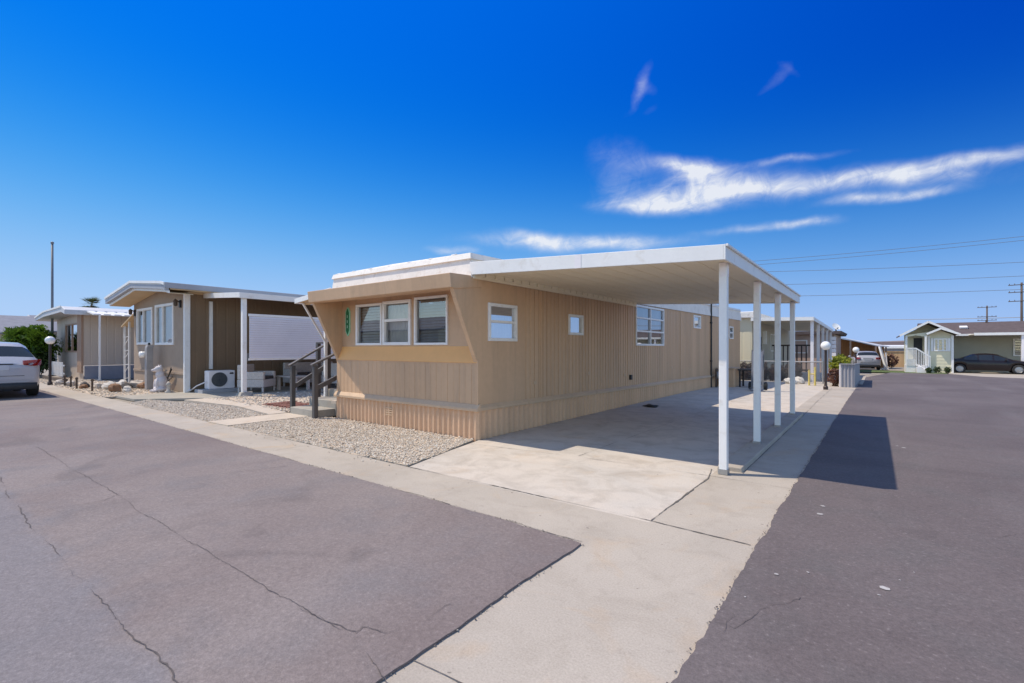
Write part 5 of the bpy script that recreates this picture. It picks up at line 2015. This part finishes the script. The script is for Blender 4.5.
# bump-out
mb.extr([(3.10, 46.3, GZ - .1), (GX1, 46.3, GZ - .1), (GX1, 46.3, 2.35), (3.76, 46.3, 2.70), (3.10, 46.3, 2.36)], (0, 1.3, 0))
lap(mb, 3.10, GX1, 46.298, GZ, 2.30, 12)
mb.extr([(GX1 - .1, 47.8, GZ - .1), (GX1 - .1, 50.4, GZ - .1), (GX1 - .1, 50.4, 2.3), (GX1 - .1, 47.8, 2.3)], (.1, 0, 0))
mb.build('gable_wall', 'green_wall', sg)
mb = MB()
mb.box(GX1 + .01, 16, 50.4, 55, GZ - .1, 2.35)
lap(mb, GX1 + .01, 16, 50.398, GZ, 2.33, 14)
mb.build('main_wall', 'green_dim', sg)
mb = MB()
# long roof, ridge along x
mb.extr([(2.9, 49.3, 2.33), (2.9, 53.4, 3.36), (2.9, 57.5, 2.33), (2.9, 57.5, 2.45), (2.9, 53.4, 3.5), (2.9, 49.3, 2.45)], (14, 0, 0))
# front gable roofs
c_ = (GX0 + GX1) / 2 - .03
mb.extr([(GX0 - .32, 45.85, 2.25), (c_, 45.85, 3.24), (GX1 + .22, 45.85, 2.33), (GX1 + .22, 45.85, 2.42), (c_, 45.85, 3.36), (GX0 - .32, 45.85, 2.36)], (0, 7.4, 0))
mb.extr([(3.0, 45.70, 2.36), (3.76, 45.70, 2.76), (GX1 + .3, 45.70, 2.32), (GX1 + .3, 45.70, 2.42), (3.76, 45.70, 2.86), (3.0, 45.70, 2.46)], (0, 1.0, 0))
mb.build('roof', 'brown_roof', sg)
mb = MB()
for a, b, y in (((GX0 - .34, 2.31), (c_, 3.31), 45.82), ((c_, 3.31), (GX1 + .24, 2.39), 45.815), ((2.98, 2.41), (3.76, 2.81), 45.67), ((3.76, 2.81), (GX1 + .32, 2.37), 45.665)):
    mb.bar((a[0], y, a[1]), (b[0], y, b[1]), .03, .14)
mb.box(3.06, 3.20, 46.24, 46.274, GZ, 2.30)
mb.box(GX1 - .10, GX1 + .03, 46.22, 46.274, GZ, 2.30)
mb.box(GX1 + .45, 16, 49.27, 49.30, 2.32, 2.46)
mb.build('roof_trim', 'white', sg)
mb = MB()
mb.box(3.25, 3.38, 46.235, 46.27, 1.16, 2.1)
mb.box(4.18, 4.31, 46.235, 46.27, 1.16, 2.1)
mb.build('shutter', 'white', sg)
window(sg, (3.40, 46.27), (4.16, 46.27), 1.16, 2.10, .09, .05, 0.0, bars=(.33, .67), glass='glass_side', back='blind')
window(sg, (8.1, 50.37), (9.2, 50.37), 0.8, 2.1, .09, .05, 0.0, bars=(.5,), glass='glass_side', back='screen')
mb = MB()
mb.box(2.35, 2.85, 47.55, 47.598, GZ + .55, 2.15)
mb.build('door', 'dark', sg)
mb = MB()
for x in (1.86, 2.95):
    mb.box(x - .06, x + .06, 46.0, 46.12, GZ, 2.3)
mb.build('porch_post', 'white', sg)
mb = MB()
mb.extr([(GX0, 46.02, 2.20), (2.4, 46.02, 2.34), (3.05, 46.02, 2.20), (3.05, 46.02, 2.36), (c_, 46.02, 2.56), (GX0, 46.02, 2.36)], (0, .08, 0))
mb.build('porch_header', 'green_wall', sg)
mb = MB()
mb.box(GX0, 3.08, 45.9, 47.5, GZ, GZ + .55)
mb.build('porch_floor', 'slat', sg)
for k in range(2):
    mb = MB()
    zz = -.32 if k == 0 else 0
for z in (3.42,):
    mb = MB()
    mb.box(7.0, 7.1, 53.0, 53.1, 3.3, 3.62)
    mb.build('vent_pipe', 'stake', sg)
mb = MB()
mb.extr([(5.3, 51.0, 2.92), (5.75, 51.0, 2.92), (5.75, 51.5, 3.06), (5.3, 51.5, 3.06)], (0, -.05, .1))
mb.build('skylight', 'white', sg)
# stair rail of the porch
pr = thing('porch_stairs', 'white railing and steps at the porch of the sage house', 'stairs', (2.3, 45.4, GZ))
mb = MB()
for i in range(9):
    t_ = i / 8
    x = lerp(1.85, 2.35, t_)
    mb.box(x, x + .035, 45.74, 45.78, GZ + .5, 1.35)
for i in range(9):
    t_ = i / 8
    x = lerp(2.4, 3.15, t_)
    mb.box(x, x + .035, 45.60, 45.64, GZ + lerp(.5, .05, t_), lerp(1.35, .72, t_))
mb.build('baluster', 'white', pr)
mb = MB()
mb.bar((1.82, 45.76, 1.38), (2.40, 45.76, 1.38), .07, .07)
mb.bar((2.38, 45.62, 1.38), (3.2, 45.62, .74), .07, .08)
mb.bar((2.38, 45.62, .22), (3.2, 45.62, -.30), .05, .07)
mb.build('rail', 'white', pr)
mb = MB()
mb.box(1.84, 2.4, 45.78, 45.82, GZ, GZ + 1.0)
mb.build('skirt_panel', 'white', pr)
for i in range(3):
    mb = MB()
    mb.box(2.4 + i * .27, 2.67 + i * .27, 45.0, 45.58, GZ, GZ + .45 - i * .15)
    mb.build('step', 'slat', pr)
gc = thing('sage_house_carport', 'white beamed carport cover beside the sage house', 'carport', (7, 48.5, GZ))
mb = MB()
mb.box(5.6, 13, 46.9, 50.2, 2.36, 2.40)
mb.build('roof_panel', 'cream_under', gc)
mb = MB()
mb.box(5.6, 13, 46.86, 46.9, 2.30, 2.48)
mb.build('fascia', 'white', gc)
for x in (8.05, 12.8):
    mb = MB()
    mb.box(x - .09, x + .09, 46.95, 47.13, GZ, 2.355)
    mb.build('post', 'slat', gc)
for i, (x, y, r) in enumerate(((3.05, 44.9, .22), (3.55, 45.6, .26), (4.1, 45.5, .24))):
    bush('front_shrub', ['small dark shrub at the foot of the white porch stairs', 'small dark shrub under the white window, left one', 'small dark shrub under the white window, right one'][i],
         (x, y, GZ + r), (r, r, r * 1.2), 220, .07, 'leaf_dark', 60 + i, group='shrubs before the sage house', stems=3)

# ------------------------------------------------------------------ power poles and lines
def pole(label, x, y, h, arms, rz):
    t = thing('power_pole', label, 'power pole', (x, y, g(62)), rz, 'wooden power poles', world=False)
    mb = MB()
    mb.cyl((0, 0, 0), (0, 0, h), .22, .15, 10)
    mb.build('pole', 'stake', t, smooth=True)
    for z in arms:
        mb = MB()
        mb.box(-1.75, 1.75, -.2, -.06, z - .07, z + .07)
        a = mb.build('crossarm', 'stake', t)
        mb = MB()
        for xx in (-1.6, -.9, .9, 1.6):
            mb.cyl((xx, -.13, z + .07), (xx, -.13, z + .30), .06, .04, 8)
        mb.build('insulator', 'stake', a)
    return t


pole('wooden power pole with three crossarms above the sage roof', 22.48, 168.2, 12.7, (12.3, 9.9, 9.0), R(-10))
pole('wooden power pole cut by the right edge of the picture', 22.05, 130.0, 14.4, (14.0, 12.6, 10.9), R(-10))
lines = [((-71.2, 235.1, 41.2), (71.5, 293.8, 49.4)), ((-71.2, 235.1, 39.4), (71.5, 293.8, 47.8)), ((-71.2, 235.1, 37.7), (71.5, 293.8, 37.4)), ((-71.2, 235.1, 31.4), (71.5, 293.8, 31.8)), ((-71.2, 235.1, 26.1), (71.5, 293.8, 26.2)), ((-2, 200, 11.0), (75, 170, 10.4))]
from_names = ['uppermost of the pair of power lines high over the street', 'lower of the top pair of power lines over the street', 'single power line third from the top', 'single power line fourth from the top', 'single power line fifth from the top', 'lowest power line running behind the sage roof']
for (a, b), lb in zip(lines, from_names):
    mb = MB()
    pts = []
    for i in range(25):
        t_ = i / 24
        p = Vector(a).lerp(Vector(b), t_)
        p.z -= 1.0 * 4 * t_ * (1 - t_)
        pts.append(p)
    mb.tube(pts, .085, 5)
    tag(mb.build('power_line', 'steel_pole'), lb, 'power line', 'power lines across the sky')

# ------------------------------------------------------------------ camera
TH = math.atan(363 / 475)
cam_d = bpy.data.cameras.new('camera')
cam = bpy.data.objects.new('camera', cam_d)
COL.objects.link(cam)
cam.location = (0, 0, 1.4)
cam.rotation_euler = (R(90), 0, TH)
cam_d.sensor_fit = 'HORIZONTAL'
cam_d.sensor_width = 36
cam_d.lens = 36 * 475 / 1024
cam_d.shift_y = 6.5 / 1024
cam_d.clip_start = 0.05
cam_d.clip_end = 6000
scene.camera = cam

# ------------------------------------------------------------------ light
to_sun = Vector((-1.40, -0.72, 2.50)).normalized()
EL = math.asin(to_sun.z)
AZ = math.atan2(to_sun.x, to_sun.y)
sd_ = bpy.data.lights.new('sun', 'SUN')
sd_.energy = 3.45
sd_.angle = R(0.53)
sd_.color = (1.0, 0.885, 0.725)
so_ = bpy.data.objects.new('sun', sd_)
COL.objects.link(so_)
so_.location = (-20, -10, 40)
so_.rotation_euler = to_sun.to_track_quat('Z', 'Y').to_euler()

w = bpy.data.worlds.new('World')
scene.world = w
w.use_nodes = True
t = NT(w.node_tree)
bg = w.node_tree.nodes['Background']
sky = t.node('ShaderNodeTexSky', sky_type='NISHITA')
sky.sun_disc = False
sky.sun_elevation = EL
sky.sun_rotation = AZ % (2 * PI)
sky.air_density = 1.0
sky.dust_density = 0.3
sky.ozone_density = 2.5
hsv = t.node('ShaderNodeHueSaturation')
hsv.inputs['Saturation'].default_value = 1.0
hsv.inputs['Value'].default_value = 1.18
t.link(sky.outputs[0], hsv.inputs['Color'])

# wispy clouds, drawn in compass direction and slope on the dome
tc = t.node('ShaderNodeTexCoord')
sp = t.node('ShaderNodeSeparateXYZ')
t.link(tc.outputs['Generated'], sp.inputs[0])
dx, dy, dz = sp.outputs
az = t.m('ARCTAN2', dx, dy)                       # 0 = +Y, radians
hyp = t.m('SQRT', t.m('ADD', t.m('MULTIPLY', dx, dx), t.m('MULTIPLY', dy, dy)))
el = t.m('ARCTAN2', dz, hyp)
cv = t.node('ShaderNodeCombineXYZ')
t.link(az, cv.inputs[0])
t.link(el, cv.inputs[1])
warp = t.node('ShaderNodeTexNoise')
t.link(cv.outputs[0], warp.inputs['Vector'])
warp.inputs['Scale'].default_value = 9
warp.inputs['Detail'].default_value = 5
wsep = t.node('ShaderNodeSeparateColor')
t.link(warp.outputs['Color'], wsep.inputs[0])
azw = t.m('ADD', az, t.m('MULTIPLY', t.m('SUBTRACT', wsep.outputs[0], .5), .07))
elw = t.m('ADD', el, t.m('MULTIPLY', t.m('SUBTRACT', wsep.outputs[1], .5), .034))
cv2 = t.node('ShaderNodeCombineXYZ')
t.link(t.m('ADD', t.m('MULTIPLY', azw, 5.0), t.m('MULTIPLY', elw, -3.0)), cv2.inputs[0])
t.link(t.m('ADD', t.m('MULTIPLY', elw, 24.0), t.m('MULTIPLY', azw, -3.0)), cv2.inputs[1])
fib = t.noise(cv2.outputs[0], 1.0, 9, .66, .8)
puff = t.noise(cv.outputs[0], 22, 9, .66, .9)


def blob(a0, e0, ra, re, slope=0.0, amp=1.0, curve=0.0):
    """soft streak centred at azimuth a0 / elevation e0"""
    u = t.m('SUBTRACT', azw, a0)
    v = t.m('SUBTRACT', t.m('SUBTRACT', elw, e0), t.m('MULTIPLY', u, slope))
    if curve:
        v = t.m('SUBTRACT', v, t.m('MULTIPLY', t.m('MULTIPLY', u, u), curve))
    q = t.m('ADD', t.m('POWER', t.m('ABSOLUTE', t.m('DIVIDE', u, ra)), 2.0), t.m('POWER', t.m('ABSOLUTE', t.m('DIVIDE', v, re)), 2.0))
    return t.m('MULTIPLY', t.m('EXPONENT', t.m('MULTIPLY', q, -1.0)), amp)


def ae(px, py):
    lx, ly = (px - 512) / 475, (348 - py) / 475
    x = -0.6072 + lx * 0.7945
    y = 0.7945 + lx * 0.6072
    return math.atan2(x, y), math.atan2(ly, math.hypot(x, y))


CL = [((606, 206), (700, 206), 6, 1.2), ((632, 205), (740, 192), 9, 1.2), ((690, 190), (790, 183), 14, 1.2), ((760, 188), (905, 178), 10, 1.2), ((850, 178), (960, 166), 8, .9), ((900, 169), (1060, 143), 7, 1.1),
      ((654, 165), (712, 168), 7, 1.5), ((676, 180), (728, 172), 12, 1.3), ((645, 198), (676, 192), 7, .9), ((598, 155), (652, 172), 22, .42), ((598, 190), (636, 196), 14, .5),
      ((745, 163), (828, 152), 4, .6), ((828, 204), (900, 197), 5, 1.2), ((895, 197), (955, 187), 5, 1.2), ((712, 231), (800, 224), 4, .7), ((775, 222), (830, 221), 4, .9), ((498, 243), (655, 243), 7, 1.6), ((505, 234), (560, 238), 6, 1.1), ((432, 250), (475, 254), 4, .8),
      ((629, 102), (645, 76), 9, .50), ((636, 84), (652, 90), 7, .22), ((640, 112), (656, 106), 5, .12), ((764, 88), (786, 66), 7, .22), ((780, 64), (792, 72), 5, .12), ((830, 174), (1040, 170), 14, .2), ((950, 176), (978, 173), 4, .7)]
acc = None
for p, q, wd, amp in CL:
    a0, e0 = ae(*p)
    a1, e1 = ae(*q)
    mid_e = ae((p[0] + q[0]) / 2, (p[1] + q[1]) / 2)
    up_ = ae((p[0] + q[0]) / 2, (p[1] + q[1]) / 2 - wd)
    sl = (e1 - e0) / (a1 - a0) if abs(a1 - a0) > 1e-4 else 0
    b = blob(mid_e[0], mid_e[1], max(.02, abs(a1 - a0) * .52), max(.006, up_[1] - mid_e[1]), sl, amp)
    acc = b if acc is None else t.m('ADD', acc, b)
dens = t.m('MULTIPLY', acc, t.m('ADD', t.m('MULTIPLY', t.ramp(fib, .22, .78), .58), t.m('MULTIPLY', t.ramp(puff, .25, .78), .68)))
dens = t.m('POWER', t.ramp(dens, .03, 1.15, 0, 1.0), 1.25)
dens = t.m('MULTIPLY', dens, .93)
# deep blue away from the sun (the band a polariser darkens), pale towards the horizon
UNIT = 1 / (0.15 * 2 ** 0.40)
vd = t.node('ShaderNodeVectorMath', operation='DOT_PRODUCT')
t.link(tc.outputs['Generated'], vd.inputs[0])
vd.inputs[1].default_value = to_sun
td = t.ramp(vd.outputs['Value'], -.12, .77)
eld = t.m('MULTIPLY', t.m('ABSOLUTE', el), 180 / PI)
qh = t.m('DIVIDE', eld, t.m('ADD', 13.0, t.m('MULTIPLY', td, 3.3)))
hf = t.m('EXPONENT', t.m('MULTIPLY', t.m('MULTIPLY', qh, qh), -1.0))
hg = t.m('POWER', hf, .85)
hb = t.m('POWER', hf, .5)


def lin(a, b):
    return t.m('ADD', a, t.m('MULTIPLY', td, b - a))


rr_ = t.m('MULTIPLY', lin(.36, .50), t.m('POWER', hf, 1.9))
gg_ = t.m('ADD', t.m('MULTIPLY', lin(.54, .68), hg), t.m('MULTIPLY', lin(.012, .155), t.m('SUBTRACT', 1.0, hg)))
bb_ = t.m('ADD', t.m('MULTIPLY', lin(.90, .95), hb), t.m('MULTIPLY', lin(.33, .84), t.m('SUBTRACT', 1.0, hb)))
comb = t.node('ShaderNodeCombineColor')
for i, c in enumerate((rr_, gg_, bb_)):
    t.link(t.m('MULTIPLY', c, UNIT), comb.inputs[i])
# the dome overhead and behind keeps the plain sky
ahead = t.node('ShaderNodeVectorMath', operation='DOT_PRODUCT')
t.link(tc.outputs['Generated'], ahead.inputs[0])
ahead.inputs[1].default_value = (-0.6072, 0.7945, 0)
wgt = t.m('MULTIPLY', t.ramp(ahead.outputs['Value'], -.25, .25, 0, 1, True), t.ramp(eld, 42, 62, 1, 0, True))
skyc = t.mix(wgt, hsv.outputs[0], comb.outputs[0])
cloudc = t.node('ShaderNodeRGB')
cloudc.outputs[0].default_value = (.84 * UNIT, .87 * UNIT, .93 * UNIT, 1)
final = t.mix(dens, skyc, cloudc.outputs[0])
t.link(final, bg.inputs[0])
bg.inputs[1].default_value = 0.15

vs_ = scene.view_settings
vs_.view_transform = 'Standard'
vs_.look = 'None'
vs_.exposure = 0.40
vs_.gamma = 1.0
vs_.use_curve_mapping = False
scene.cycles.use_denoising = True
scene.cycles.max_bounces = 8
scene.cycles.transparent_max_bounces = 12
